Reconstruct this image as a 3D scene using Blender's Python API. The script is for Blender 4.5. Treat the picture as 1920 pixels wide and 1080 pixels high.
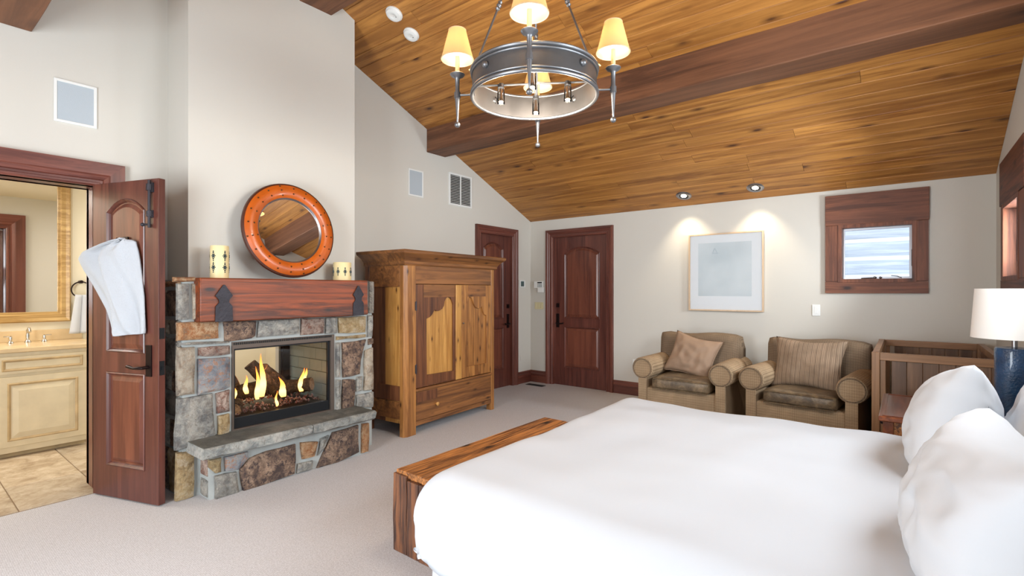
import bpy, bmesh, math, random
from mathutils import Vector, Matrix, noise
from mathutils.geometry import tessellate_polygon
random.seed(7)
PI = math.pi
S = bpy.context.scene
COL = S.collection
for o in list(bpy.data.objects): bpy.data.objects.remove(o)

# ------------------------------------------------------------------ camera, sky, lights, exposure
cam = bpy.data.cameras.new('camera'); camo = bpy.data.objects.new('camera', cam); COL.objects.link(camo)
camo.location = (0, 0, 1.37); camo.rotation_euler = (PI/2, 0, math.radians(38.2))
cam.sensor_width = 36; cam.lens = 939/1920*36; cam.shift_y = 4/1920; cam.clip_start = 0.02
S.camera = camo
S.view_settings.view_transform = 'Standard'; S.view_settings.look = 'None'
S.view_settings.exposure = 0.86; S.view_settings.gamma = 1.0; S.view_settings.use_curve_mapping = False
W = bpy.data.worlds.new('sky'); S.world = W; W.use_nodes = True
bg = W.node_tree.nodes['Background']; bg.inputs[0].default_value = (0.80, 0.90, 1.0, 1); bg.inputs[1].default_value = 2.1

def area(name, loc, rot, sx, sy, power, col=(1, 1, 1), spread=PI):
    l = bpy.data.lights.new(name, 'AREA'); l.shape = 'RECTANGLE'; l.size = sx; l.size_y = sy; l.energy = power; l.color = col; l.spread = spread
    o = bpy.data.objects.new(name, l); COL.objects.link(o); o.location = loc; o.rotation_euler = rot; return o
# lights for an assumed window behind the camera and added fill on the right
area('daylight_near_unseen', (-1.92, -1.52, 1.30), (PI/2, 0, 0), 1.5, 2.0, 79, (0.89, 0.955, 1.0))  # unseen window, assumed; sized to stay out of the glass reflections
area('side_fill_light', (0.68, 0.0, 1.65), (PI/2, 0, PI/2), 1.4, 1.2, 9, (0.89, 0.955, 1.0))  # added fill beside the camera, no window known there
area('bed_fill_light', (0.68, 2.6, 2.05), (PI/2, 0, PI/2), 1.6, 1.0, 38, (0.89, 0.955, 1.0))  # added fill above the headboard, lifts the back of the room
area('daylight_far_window', (0.83, 5.06, 1.75), (PI/2, 0, PI/2), .62, .52, 40, (0.89, 0.955, 1.0))
# ceiling lights of the bathroom
area('bathroom_light', (-5.4, -0.25, 2.40), (0, 0, 0), 0.9, 0.8, 20, (1.0, 0.96, 0.90))
area('bathroom_light_rear', (-5.4, 2.3, 2.40), (0, 0, 0), 0.8, 0.8, 13, (1.0, 0.97, 0.92))

# ------------------------------------------------------------------ helpers
class MB:
    def __init__(s): s.v = []; s.f = []
    def add(s, vs, fs):
        n = len(s.v); s.v += [Vector(p) for p in vs]; s.f += [tuple(i+n for i in f) for f in fs]; return s
    def box(s, x0, x1, y0, y1, z0, z1):
        return s.add([(x0,y0,z0),(x1,y0,z0),(x1,y1,z0),(x0,y1,z0),(x0,y0,z1),(x1,y0,z1),(x1,y1,z1),(x0,y1,z1)],
                     [(0,3,2,1),(4,5,6,7),(0,1,5,4),(1,2,6,5),(2,3,7,6),(3,0,4,7)])
    def prism(s, loops, d0, d1, fn):
        tri = tessellate_polygon([[Vector((a, b, 0)) for a, b in L] for L in loops])
        flat = [p for L in loops for p in L]; n = len(flat)
        vs = [fn(a, b, d0) for a, b in flat] + [fn(a, b, d1) for a, b in flat]
        fs = [tuple(t) for t in tri] + [tuple(i+n for i in reversed(t)) for t in tri]
        k = 0
        for L in loops:
            m = len(L)
            for i in range(m):
                j = (i+1) % m; fs.append((k+i, k+j, k+j+n, k+i+n))
            k += m
        return s.add(vs, fs)
    def rings(s, rings, cap0=True, cap1=True, closed=True):
        m = len(rings[0]); vs = [p for r in rings for p in r]; fs = []
        for a in range(len(rings)-1):
            for i in range(m if closed else m-1):
                j = (i+1) % m; fs.append((a*m+i, a*m+j, (a+1)*m+j, (a+1)*m+i))
        if cap0: fs.append(tuple(range(m))[::-1])
        if cap1: fs.append(tuple((len(rings)-1)*m+i for i in range(m)))
        return s.add(vs, fs)
    def cyl(s, p0, p1, r0, r1=None, n=16, caps=True):
        r1 = r0 if r1 is None else r1
        p0 = Vector(p0); p1 = Vector(p1); w = (p1-p0).normalized()
        u = w.orthogonal().normalized(); v = w.cross(u)
        R = [[c + (u*math.cos(2*PI*i/n)+v*math.sin(2*PI*i/n))*r for i in range(n)] for c, r in ((p0, r0), (p1, r1))]
        return s.rings(R, caps, caps)
    def lathe(s, prof, c=(0,0,0), n=24, axis=(0,0,1), caps=False):
        w = Vector(axis).normalized(); u = w.orthogonal().normalized(); v = w.cross(u); c = Vector(c)
        R = [[c + w*z + (u*math.cos(2*PI*i/n)+v*math.sin(2*PI*i/n))*max(r, 1e-4) for i in range(n)] for r, z in prof]
        return s.rings(R, caps, caps)
    def tube(s, pts, r, n=8, caps=True, closed=False):
        pts = [Vector(p) for p in pts]; R = []; N = len(pts); u = None
        for i, p in enumerate(pts):
            a = pts[(i-1) % N] if (i > 0 or closed) else p; b = pts[(i+1) % N] if (i < N-1 or closed) else p
            w = (b-a).normalized()
            if u is None: u = w.orthogonal().normalized()
            u = (u - w*u.dot(w)).normalized(); v = w.cross(u); rr = r[i] if isinstance(r, (list, tuple)) else r
            R.append([p + (u*math.cos(2*PI*k/n)+v*math.sin(2*PI*k/n))*rr for k in range(n)])
        if closed: R.append(R[0]); return s.rings(R, False, False)
        return s.rings(R, caps, caps)
    def sphere(s, c, r, n=12, sc=(1,1,1)):
        c = Vector(c); R = []
        for j in range(n//2+1):
            t = PI*j/(n//2); rr = max(math.sin(t), 1e-3)*r; z = -math.cos(t)*r
            R.append([c + Vector((rr*math.cos(2*PI*i/n)*sc[0], rr*math.sin(2*PI*i/n)*sc[1], z*sc[2])) for i in range(n)])
        return s.rings(R)
    def grid(s, nu, nv, fn):
        vs = [fn(i/nu, j/nv) for i in range(nu+1) for j in range(nv+1)]; m = nv+1
        return s.add(vs, [(i*m+j, (i+1)*m+j, (i+1)*m+j+1, i*m+j+1) for i in range(nu) for j in range(nv)])

FR = {}
def tag(o, label=None, cat=None, group=None, kind=None):
    if label: o['label'] = label
    if cat: o['category'] = cat
    if group: o['group'] = group
    if kind: o['kind'] = kind
    return o
def thing(name, label, cat, loc=(0,0,0), rz=0, group=None, kind=None):
    o = bpy.data.objects.new(name, None); COL.objects.link(o); o.location = loc; o.rotation_euler = (0, 0, rz)
    o.empty_display_size = .1
    FR[o.name] = Matrix.Translation(Vector(loc)) @ Matrix.Rotation(rz, 4, 'Z')
    return tag(o, label, cat, group, kind)
def build(name, mb, mat, parent=None, smooth=False, bevel=0, sub=0, local=False, segs=2, merge=False):
    """one mesh object; with a parent the vertices are given in world space unless local"""
    vs = mb.v
    inv = None
    if parent is not None and not local:
        inv = FR[parent.name].inverted()
        vs = [inv @ v for v in vs]
    me = bpy.data.meshes.new(name); me.from_pydata([tuple(v) for v in vs], [], mb.f)
    bm = bmesh.new(); bm.from_mesh(me)
    if merge: bmesh.ops.remove_doubles(bm, verts=bm.verts, dist=1e-5)
    bmesh.ops.recalc_face_normals(bm, faces=bm.faces); bm.to_mesh(me); bm.free()
    me.materials.append(mat)
    if smooth:
        me.shade_smooth()
        if smooth != 'all': me.set_sharp_from_angle(angle=math.radians(40))
    o = bpy.data.objects.new(name, me); COL.objects.link(o)
    if parent is not None: o.parent = parent; FR[o.name] = FR[parent.name]
    else: FR[o.name] = Matrix.Identity(4)
    if bevel:
        m = o.modifiers.new('bevel', 'BEVEL'); m.width = bevel; m.segments = segs; m.limit_method = 'ANGLE'; m.angle_limit = math.radians(35)
    if sub:
        m = o.modifiers.new('sub', 'SUBSURF'); m.levels = sub; m.render_levels = sub
    return o
def struct(name, mb, mat, **k):
    return tag(build(name, mb, mat, **k), kind='structure')
def offset(loop, t):
    """move a counter-clockwise loop inwards by t"""
    n = len(loop); out = []
    for i in range(n):
        p0, p1, p2 = (Vector(loop[(i-1) % n]), Vector(loop[i]), Vector(loop[(i+1) % n]))
        a = (p1-p0).normalized(); b = (p2-p1).normalized()
        na = Vector((-a.y, a.x)); nb = Vector((-b.y, b.x)); m = (na+nb)
        m = m/max(m.length_squared, .3)*2 if m.length > 1e-6 else na
        out.append(tuple(p1 + m*t))
    return out
def yz(X):            # a plane facing +X: a = Y, b = Z, d = out of the wall
    return lambda a, b, d: (X+d, a, b)
def xz(Y):            # the far wall facing -Y
    return lambda a, b, d: (a, Y-d, b)

# ------------------------------------------------------------------ materials
def nodes(name):
    m = bpy.data.materials.new(name); m.use_nodes = True; nt = m.node_tree
    return m, nt, nt.nodes['Principled BSDF']
def N(nt, t, **k):
    n = nt.nodes.new(t)
    for a, b in k.items():
        if a.startswith('i_'): n.inputs[a[2:].replace('_', ' ')].default_value = b
        else: setattr(n, a, b)
    return n
def ramp(nt, src, stops, interp='LINEAR'):
    r = nt.nodes.new('ShaderNodeValToRGB'); r.color_ramp.interpolation = interp
    e = r.color_ramp.elements
    while len(e) < len(stops): e.new(.5)
    for x, (p, c) in zip(e, stops): x.position = p; x.color = (*c, 1) if len(c) == 3 else c
    nt.links.new(src, r.inputs[0]); return r.outputs[0]
def srgb(r, g, b):
    f = lambda c: (c/255/12.92 if c/255 <= .04045 else ((c/255+.055)/1.055)**2.4)
    return (f(r), f(g), f(b))
def coords(nt, scale=(1,1,1), rnd=True):
    tc = N(nt, 'ShaderNodeTexCoord'); src = tc.outputs['Object']
    if rnd:
        oi = N(nt, 'ShaderNodeObjectInfo'); ml = N(nt, 'ShaderNodeVectorMath', operation='SCALE'); ml.inputs[0].default_value = (37, 23, 51)
        nt.links.new(oi.outputs['Random'], ml.inputs['Scale'])
        ad = N(nt, 'ShaderNodeVectorMath', operation='ADD'); nt.links.new(src, ad.inputs[0]); nt.links.new(ml.outputs[0], ad.inputs[1]); src = ad.outputs[0]
    mp = N(nt, 'ShaderNodeMapping'); mp.inputs['Scale'].default_value = scale; nt.links.new(src, mp.inputs[0]); return mp.outputs[0]
def mix(nt, fac, a, b, mode='MIX'):
    m = N(nt, 'ShaderNodeMix', data_type='RGBA', blend_type=mode)
    for inp, v in ((m.inputs[0], fac), (m.inputs[6], a), (m.inputs[7], b)):
        if isinstance(v, (int, float)): inp.default_value = v
        elif isinstance(v, tuple): inp.default_value = (*v, 1) if len(v) == 3 else v
        else: nt.links.new(v, inp)
    return m.outputs[2]
def noise_n(nt, vec, scale=5, detail=4, rough=.5, dist=0):
    n = N(nt, 'ShaderNodeTexNoise'); n.inputs['Scale'].default_value = scale; n.inputs['Detail'].default_value = detail
    n.inputs['Roughness'].default_value = rough; n.inputs['Distortion'].default_value = dist; nt.links.new(vec, n.inputs['Vector']); return n.outputs[0]
def bump(nt, p, h, strength=.3, dist=.01):
    b = N(nt, 'ShaderNodeBump'); b.inputs['Strength'].default_value = strength; b.inputs['Distance'].default_value = dist
    nt.links.new(h, b.inputs['Height']); nt.links.new(b.outputs[0], p.inputs['Normal'])
def plain(name, c, rough=.5, metal=0, nb=0, ns=60, emit=0, coat=0, vary=0):
    m, nt, p = nodes(name); p.inputs['Base Color'].default_value = (*c, 1); p.inputs['Roughness'].default_value = rough; p.inputs['Metallic'].default_value = metal
    if vary:
        nz = noise_n(nt, coords(nt), ns/6, 4)
        nt.links.new(ramp(nt, nz, [(.3, tuple(x*(1-vary) for x in c)), (.7, tuple(min(1, x*(1+vary)) for x in c))]), p.inputs['Base Color'])
    if nb: bump(nt, p, noise_n(nt, coords(nt), ns, 4), nb, .004)
    if emit: p.inputs['Emission Color'].default_value = (*c, 1); p.inputs['Emission Strength'].default_value = emit
    if coat: p.inputs['Coat Weight'].default_value = coat
    return m
def wood(name, lo, hi, axis='X', s=1.0, knot=.7, rough=.45, vary=.25, bmp=.25, ks=1.0, dark=None, coat=0, dst=.55):
    m, nt, p = nodes(name)
    i = 'XYZ'.index(axis)
    sc = [22*s]*3; sc[i] = 1.2*s
    v = coords(nt, tuple(sc))
    g = noise_n(nt, v, 1.0, 8, .66, dst)
    sc2 = [3*s]*3; sc2[i] = .6*s
    g2 = noise_n(nt, coords(nt, tuple(sc2)), 1.0, 3, .5)
    c = ramp(nt, g, [(.30, tuple(x*.78 for x in lo)), (.42, lo), (.62, hi), (.78, tuple(min(1,x*1.1) for x in hi))])
    mid = tuple((a+b)/2 for a, b in zip(lo, hi))
    c = mix(nt, ramp(nt, g2, [(.35, (0,0,0)), (.65, (1,1,1))]), c, mix(nt, .6, c, mid))
    if knot:
        sk = [5.2*ks]*3; sk[i] = 2.0*ks
        vo = N(nt, 'ShaderNodeTexVoronoi'); vo.inputs['Scale'].default_value = 1.0; nt.links.new(coords(nt, tuple(sk)), vo.inputs['Vector'])
        kd = ramp(nt, vo.outputs['Distance'], [(.06, (1,1,1)), (.12, (.5,.5,.5)), (.24, (0,0,0))])
        sep = N(nt, 'ShaderNodeSeparateColor'); nt.links.new(vo.outputs['Color'], sep.inputs[0])
        gt = N(nt, 'ShaderNodeMath', operation='LESS_THAN'); gt.inputs[1].default_value = knot; nt.links.new(sep.outputs[0], gt.inputs[0])
        mu = N(nt, 'ShaderNodeMath', operation='MULTIPLY'); nt.links.new(kd, mu.inputs[0]); nt.links.new(gt.outputs[0], mu.inputs[1])
        c = mix(nt, mu.outputs[0], c, dark or tuple(x*.3 for x in lo))
    oi = N(nt, 'ShaderNodeObjectInfo'); mr = N(nt, 'ShaderNodeMapRange'); nt.links.new(oi.outputs['Random'], mr.inputs[0])
    mr.inputs[3].default_value = 1-vary; mr.inputs[4].default_value = 1+vary
    hs = N(nt, 'ShaderNodeHueSaturation'); nt.links.new(mr.outputs[0], hs.inputs['Value']); nt.links.new(c, hs.inputs['Color'])
    nt.links.new(hs.outputs[0], p.inputs['Base Color']); p.inputs['Roughness'].default_value = rough
    if coat: p.inputs['Coat Weight'].default_value = coat; p.inputs['Coat Roughness'].default_value = .2
    bump(nt, p, g, bmp, .004); return m
def stone(name, cols, spots=.3, sc=1.0, bmp=.9):
    m, nt, p = nodes(name); v = coords(nt)
    a = noise_n(nt, v, 11*sc, 9, .72, .5); c = ramp(nt, a, [(.36, cols[0]), (.48, cols[1]), (.60, cols[2])])
    b = noise_n(nt, v, 34*sc, 7, .8, .6); c = mix(nt, ramp(nt, b, [(.50, (0,0,0)), (.57, (min(1,spots*1.3),)*3)]), c, cols[3])
    oi = N(nt, 'ShaderNodeObjectInfo'); mr = N(nt, 'ShaderNodeMapRange'); nt.links.new(oi.outputs['Random'], mr.inputs[0])
    mr.inputs[3].default_value = .95; mr.inputs[4].default_value = 1.3
    hs = N(nt, 'ShaderNodeHueSaturation'); nt.links.new(mr.outputs[0], hs.inputs['Value']); nt.links.new(c, hs.inputs['Color'])
    nt.links.new(hs.outputs[0], p.inputs['Base Color']); p.inputs['Roughness'].default_value = .8
    h = N(nt, 'ShaderNodeMath', operation='ADD'); nt.links.new(a, h.inputs[0]); nt.links.new(noise_n(nt, v, 40*sc, 8, .7), h.inputs[1])
    bump(nt, p, h.outputs[0], bmp, .03); return m
def fabric(name, base, line, f1=55, f2=9, big=None, rough=.9, ax=(1, 0, 0), ay=(0, .7, .7), wid=.25, nb=.3):
    """woven plaid: fine lines both ways and a wide windowpane"""
    m, nt, p = nodes(name); tc = N(nt, 'ShaderNodeTexCoord')
    def lines(d, f, w):
        dt = N(nt, 'ShaderNodeVectorMath', operation='DOT_PRODUCT'); dt.inputs[1].default_value = tuple(x*f for x in d); nt.links.new(tc.outputs['Object'], dt.inputs[0])
        fr = N(nt, 'ShaderNodeMath', operation='FRACT'); nt.links.new(dt.outputs['Value'], fr.inputs[0])
        lt = N(nt, 'ShaderNodeMath', operation='LESS_THAN'); lt.inputs[1].default_value = w; nt.links.new(fr.outputs[0], lt.inputs[0]); return lt.outputs[0]
    c = mix(nt, ramp(nt, noise_n(nt, tc.outputs['Object'], 7, 4), [(.35, (0,0,0)), (.65, (1,1,1))]), tuple(x*.85 for x in base), tuple(min(1, x*1.12) for x in base))
    for d, w in ((ax, wid), (ay, wid)):
        if d is None: continue
        mu = N(nt, 'ShaderNodeMath', operation='MULTIPLY'); mu.inputs[1].default_value = .55; nt.links.new(lines(d, f1, w), mu.inputs[0]); c = mix(nt, mu.outputs[0], c, line)
        mu = N(nt, 'ShaderNodeMath', operation='MULTIPLY'); mu.inputs[1].default_value = .6; nt.links.new(lines(d, f2, .09), mu.inputs[0]); c = mix(nt, mu.outputs[0], c, big or line)
    nt.links.new(c, p.inputs['Base Color']); p.inputs['Roughness'].default_value = rough; p.inputs['Specular IOR Level'].default_value = .2
    bump(nt, p, noise_n(nt, tc.outputs['Object'], 160, 3), nb, .003); return m

M = {}
M['wall'] = plain('greige_paint', srgb(206, 203, 195), .9, nb=.08, ns=120)
M['ceiling_back'] = plain('ceiling_backing', srgb(50, 30, 18), .9)
M['pine'] = wood('ceiling_pine', srgb(136, 84, 34), srgb(196, 138, 68), 'X', .8, .8, .5, .10, .2, 1.25, srgb(74, 38, 16))
M['beam'] = wood('beam_wood', srgb(94, 60, 40), srgb(138, 92, 62), 'X', .8, .5, .65, .05, .5, .8, srgb(50, 28, 22))
M['door'] = wood('mahogany_z', srgb(74, 38, 32), srgb(108, 60, 48), 'Z', 1, 0, .33, .05, .1, coat=.15)
M['door_panel'] = wood('mahogany_panel', srgb(84, 42, 32), srgb(126, 72, 52), 'Z', .7, 0, .33, .07, .1, coat=.15)
M['trim_y'] = wood('mahogany_y', srgb(90, 46, 38), srgb(128, 72, 58), 'Y', 1, 0, .36, .05, .12, coat=.1)
M['trim_x'] = wood('mahogany_x', srgb(86, 46, 38), srgb(122, 70, 56), 'X', 1, 0, .36, .05, .12, coat=.1)
M['trim_z'] = wood('mahogany_trim_z', srgb(86, 46, 38), srgb(122, 70, 56), 'Z', 1, 0, .36, .05, .12, coat=.1)
M['cedar_x'] = wood('cedar_x', srgb(80, 42, 28), srgb(134, 80, 54), 'X', 1.3, .6, .55, .07, .35, 1.4, srgb(40, 20, 18))
M['cedar_z'] = wood('cedar_z', srgb(80, 42, 28), srgb(134, 80, 54), 'Z', 1.3, .5, .55, .07, .35, 1.4, srgb(40, 20, 18))
M['cedar_y'] = wood('cedar_y', srgb(70, 36, 26), srgb(114, 66, 48), 'Y', 1.3, .5, .55, .07, .35, 1.4, srgb(40, 20, 18))
M['mantel'] = wood('mantel_cedar', srgb(60, 27, 12), srgb(150, 68, 22), 'Y', .55, .95, .45, .03, .5, 1.35, srgb(44, 26, 22), dst=2.2)
M['arm_z'] = wood('armoire_pine_z', srgb(118, 72, 34), srgb(182, 126, 66), 'Z', 1.0, .8, .42, .08, .2, 2.4, srgb(58, 28, 12), coat=.1)
M['arm_y'] = wood('armoire_pine_y', srgb(92, 56, 30), srgb(156, 102, 54), 'Y', 1.0, .8, .42, .08, .2, 2.4, srgb(52, 26, 12), coat=.1)
M['arm_panel'] = wood('armoire_panel', srgb(158, 106, 46), srgb(212, 160, 88), 'Z', .8, .9, .42, .06, .15, 2.8, srgb(70, 32, 14), coat=.1)
M['arm_dark'] = wood('armoire_dark', srgb(78, 42, 24), srgb(124, 76, 44), 'Z', 1, .3, .45, .08, .2, 1.6, coat=.1)
M['trunk_y'] = wood('rustic_plank_y', srgb(78, 42, 20), srgb(196, 128, 66), 'Y', 2.2, .5, .5, .12, .8, 1.5, srgb(34, 18, 12))
M['trunk_z'] = wood('rustic_plank_z', srgb(52, 34, 30), srgb(136, 86, 54), 'Z', 1.4, .4, .5, .14, .8, 1.5, srgb(34, 18, 12))
M['crib'] = wood('crib_wood', srgb(128, 94, 64), srgb(164, 122, 86), 'X', 1.0, 0, .4, .04, .08, coat=.1)
M['crib_z'] = wood('crib_wood_z', srgb(128, 94, 64), srgb(164, 122, 86), 'Z', 1.0, 0, .4, .04, .08, coat=.1)
M['crib_panel'] = wood('crib_panel', srgb(84, 62, 48), srgb(136, 104, 78), 'Z', .8, 0, .4, .12, .1)
M['night'] = wood('nightstand_wood', srgb(72, 34, 20), srgb(132, 72, 42), 'Y', 1.2, .3, .22, .08, .25, 1.4, coat=.5)
M['log_out'] = wood('grey_log', srgb(150, 160, 176), srgb(205, 210, 220), 'X', 1, .4, .8, .06, .3, 1.2, srgb(110, 110, 120))
M['white_chink'] = plain('chinking', srgb(232, 236, 240), .9)
M['mortar'] = plain('mortar', srgb(166, 170, 168), .95, nb=.6, ns=45, vary=.12)
M['g'] = stone('stone_grey', [srgb(104, 104, 104), srgb(146, 144, 138), srgb(176, 170, 160), srgb(96, 82, 70)])
M['t'] = stone('stone_tan', [srgb(118, 106, 94), srgb(166, 154, 138), srgb(188, 176, 158), srgb(150, 116, 84)])
M['o'] = stone('stone_orange', [srgb(128, 102, 80), srgb(178, 134, 94), srgb(196, 168, 136), srgb(150, 88, 44)], .6)
M['b'] = stone('stone_brown', [srgb(74, 60, 56), srgb(122, 98, 82), srgb(166, 138, 116), srgb(60, 48, 50)], .7)
M['p'] = stone('stone_rose', [srgb(102, 90, 88), srgb(150, 130, 118), srgb(180, 158, 144), srgb(116, 70, 54)], .6)
M['y'] = stone('stone_ochre', [srgb(122, 104, 78), srgb(170, 146, 106), srgb(188, 172, 146), srgb(136, 100, 56)])
M['l'] = stone('stone_slate', [srgb(92, 98, 108), srgb(130, 134, 140), srgb(158, 154, 150), srgb(170, 112, 70)], .5, .7)
M['hearth'] = stone('hearth_slate', [srgb(70, 70, 66), srgb(86, 86, 80), srgb(104, 102, 96), srgb(64, 64, 60)], .2, .6, .35)
M['hearth_edge'] = stone('hearth_edge', [srgb(112, 116, 116), srgb(146, 148, 144), srgb(172, 170, 164), srgb(112, 102, 90)], .3, 1, .8)
M['firebrick'] = plain('firebrick', srgb(168, 190, 192), .8, nb=.2, ns=50, vary=.06)
M['black'] = plain('black_metal', srgb(20, 22, 26), .45, .3)
M['bronze_frame'] = plain('bronze_trim', srgb(96, 84, 76), .45, .4)
M['iron'] = plain('forged_iron', srgb(58, 56, 62), .55, .6, nb=.8, ns=60, vary=.2)
M['chand'] = plain('pewter_iron', srgb(122, 124, 128), .38, .75, nb=.15, ns=40, vary=.12)
M['chand_dark'] = plain('dark_band', srgb(84, 82, 82), .5, .6, nb=.25, ns=20, vary=.25)
M['chrome'] = plain('chrome', srgb(205, 205, 205), .12, 1)
M['nickel'] = plain('nickel', srgb(160, 160, 165), .3, 1)
M['rubbed'] = plain('oil_rubbed_bronze', srgb(40, 28, 28), .35, .7)
M['mirror'] = plain('mirror_glass', (.9, .9, .9), .0, 1)
M['leather_o'] = plain('orange_leather', srgb(184, 86, 18), .32, nb=.15, ns=50, vary=.12, coat=.2)
M['leather_d'] = plain('dark_leather', srgb(74, 36, 22), .4, nb=.2, ns=50)
M['stud'] = plain('antique_stud', srgb(96, 70, 44), .3, .9)
M['candle'] = plain('cream_wax', srgb(232, 212, 160), .45, nb=.05)
M['bead'] = plain('dark_bead', srgb(52, 66, 70), .3, .5)
M['white'] = plain('white_plastic', srgb(228, 230, 228), .4)
M['ivory'] = plain('ivory_plastic', srgb(214, 204, 164), .4)
M['grille'] = plain('speaker_cloth', srgb(176, 186, 194), .8, nb=.2, ns=200)
M['dark'] = plain('dark_gap', srgb(26, 26, 26), .8)
M['screen'] = plain('grey_screen', srgb(70, 88, 88), .3)
M['linen'] = plain('white_linen', srgb(196, 199, 204), .85, nb=.12, ns=14)
M['duvet'] = plain('white_duvet', srgb(194, 199, 206), .85, nb=.25, ns=5)
M['terry'] = plain('white_terry', srgb(178, 182, 188), .95, nb=.8, ns=120)
M['cream'] = plain('cream_cabinet', srgb(214, 198, 164), .45, nb=.05, vary=.06)
M['cream_glaze'] = plain('cabinet_glaze', srgb(186, 160, 118), .5, vary=.15, ns=80)
M['counter'] = plain('travertine_counter', srgb(214, 188, 146), .25, vary=.1, ns=40)
M['gold'] = wood('gilt_frame', srgb(158, 122, 68), srgb(208, 174, 116), 'Y', 1, 0, .35, .03, .2)
M['tile'] = stone('travertine_tile', [srgb(146, 126, 100), srgb(172, 154, 128), srgb(188, 172, 148), srgb(152, 128, 98)], .25, .5, .1)
M['grout'] = plain('grout', srgb(140, 118, 92), .9)
M['bathwall'] = plain('bathroom_paint', srgb(226, 216, 190), .85)
M['leather'] = plain('worn_brown_leather', srgb(108, 92, 70), .42, nb=.8, ns=11, vary=.5, coat=.05)
M['leather'] = stone('worn_brown_leather_hide', [srgb(78, 66, 52), srgb(98, 83, 64), srgb(126, 107, 82), srgb(70, 58, 46)], .3, .7, .12); M['leather'].node_tree.nodes['Principled BSDF'].inputs['Roughness'].default_value = .36
M['ceramic'] = plain('blue_ceramic', srgb(28, 66, 104), .25, nb=1.0, ns=90, vary=.3, coat=.5)
M['shade_w'] = plain('white_lampshade', srgb(238, 236, 232), .9)
M['art_frame'] = wood('pale_maple', srgb(190, 160, 128), srgb(214, 188, 158), 'Z', 1, 0, .4, .02, .05)
M['mat'] = plain('white_mat', srgb(236, 240, 244), .6)
M['plaid'] = fabric('plaid_weave', srgb(176, 152, 122), srgb(112, 90, 68), 120, 58, srgb(104, 82, 62))
M['plaid_back'] = fabric('plaid_back', srgb(140, 120, 98), srgb(84, 70, 58), 110, 52, srgb(80, 66, 54), wid=.35)
M['pillow_tan'] = plain('tan_velvet', srgb(150, 124, 102), .75, nb=.15, ns=30, vary=.08)
M['pillow_str'] = fabric('striped_weave', srgb(154, 132, 110), srgb(80, 66, 58), 75, 26, srgb(62, 48, 44), ay=None)
def carpet():
    m, nt, p = nodes('loop_carpet'); v = coords(nt, rnd=False)
    a = noise_n(nt, v, 130, 3, .6); b = noise_n(nt, v, 1.4, 2)
    vo = N(nt, 'ShaderNodeTexVoronoi'); vo.inputs['Scale'].default_value = 130; vo.inputs['Randomness'].default_value = .35; nt.links.new(v, vo.inputs['Vector'])
    c = ramp(nt, vo.outputs['Distance'], [(.1, srgb(214, 213, 216)), (.62, srgb(170, 167, 168))])
    c = mix(nt, .35, c, ramp(nt, a, [(.3, srgb(174, 170, 170)), (.7, srgb(218, 216, 217))]))
    nt.links.new(c, p.inputs['Base Color']); p.inputs['Roughness'].default_value = .95; p.inputs['Specular IOR Level'].default_value = .1
    bump(nt, p, vo.outputs['Distance'], -.6, .006); return m
M['carpet'] = carpet()
def glass(name='clear_glass', tint=(1, 1, 1), rough=0.0):
    m, nt, p = nodes(name); nt.nodes.remove(p); out = nt.nodes['Material Output']
    t = N(nt, 'ShaderNodeBsdfTransparent'); t.inputs[0].default_value = (*tint, 1); g = N(nt, 'ShaderNodeBsdfGlossy'); g.inputs['Roughness'].default_value = rough
    fr = N(nt, 'ShaderNodeFresnel'); fr.inputs[0].default_value = 1.45; mx = N(nt, 'ShaderNodeMixShader')
    nt.links.new(fr.outputs[0], mx.inputs[0]); nt.links.new(t.outputs[0], mx.inputs[1]); nt.links.new(g.outputs[0], mx.inputs[2]); nt.links.new(mx.outputs[0], out.inputs[0]); return m
M['glass'] = glass()
M['glass_tube'] = glass('candle_glass', (.92, .92, .92), .02); M['picture_glass'] = glass('picture_glass', (1, 1, 1), .45)
def emit(name, c, s):
    m, nt, p = nodes(name); p.inputs['Base Color'].default_value = (*c, 1); p.inputs['Emission Color'].default_value = (*c, 1); p.inputs['Emission Strength'].default_value = s; return m
M['bulb'] = emit('lit_bulb', (1, .86, .62), 16)
M['spot_bulb'] = emit('spot_bulb', (1, .9, .72), 14)
def flame_mat():
    m, nt, p = nodes('gas_flame'); tc = N(nt, 'ShaderNodeTexCoord'); sp = N(nt, 'ShaderNodeSeparateXYZ'); nt.links.new(tc.outputs['Generated'], sp.inputs[0])
    c = ramp(nt, sp.outputs['Z'], [(0, (1, .50, .10)), (.3, (1, .62, .20)), (.62, (1, .34, .05)), (1, (1, .13, .01))])
    p.inputs['Base Color'].default_value = (0, 0, 0, 1)
    nt.links.new(c, p.inputs['Emission Color']); p.inputs['Emission Strength'].default_value = 2.2; return m
M['flame'] = flame_mat()
def shade_mat():      # thin parchment lamp shade, light shines through from the bulb
    m, nt, p = nodes('parchment_shade'); out = nt.nodes['Material Output']
    d = N(nt, 'ShaderNodeBsdfDiffuse'); d.inputs[0].default_value = (*srgb(226, 186, 128), 1); t = N(nt, 'ShaderNodeBsdfTranslucent'); t.inputs[0].default_value = (*srgb(224, 160, 98), 1)
    mx = N(nt, 'ShaderNodeMixShader'); mx.inputs[0].default_value = .05; nt.links.new(d.outputs[0], mx.inputs[1]); nt.links.new(t.outputs[0], mx.inputs[2]); nt.links.new(mx.outputs[0], out.inputs[0]); nt.nodes.remove(p); return m
M['shade'] = shade_mat()
def print_mat():      # the faint blue-grey print
    m, nt, p = nodes('faint_print'); tc = N(nt, 'ShaderNodeTexCoord')
    a = noise_n(nt, tc.outputs['Object'], 2.2, 4, .5); c = ramp(nt, a, [(.35, srgb(198, 210, 216)), (.65, srgb(222, 230, 234))])
    nt.links.new(c, p.inputs['Base Color']); p.inputs['Roughness'].default_value = .5; return m
M['print'] = print_mat()
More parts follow.
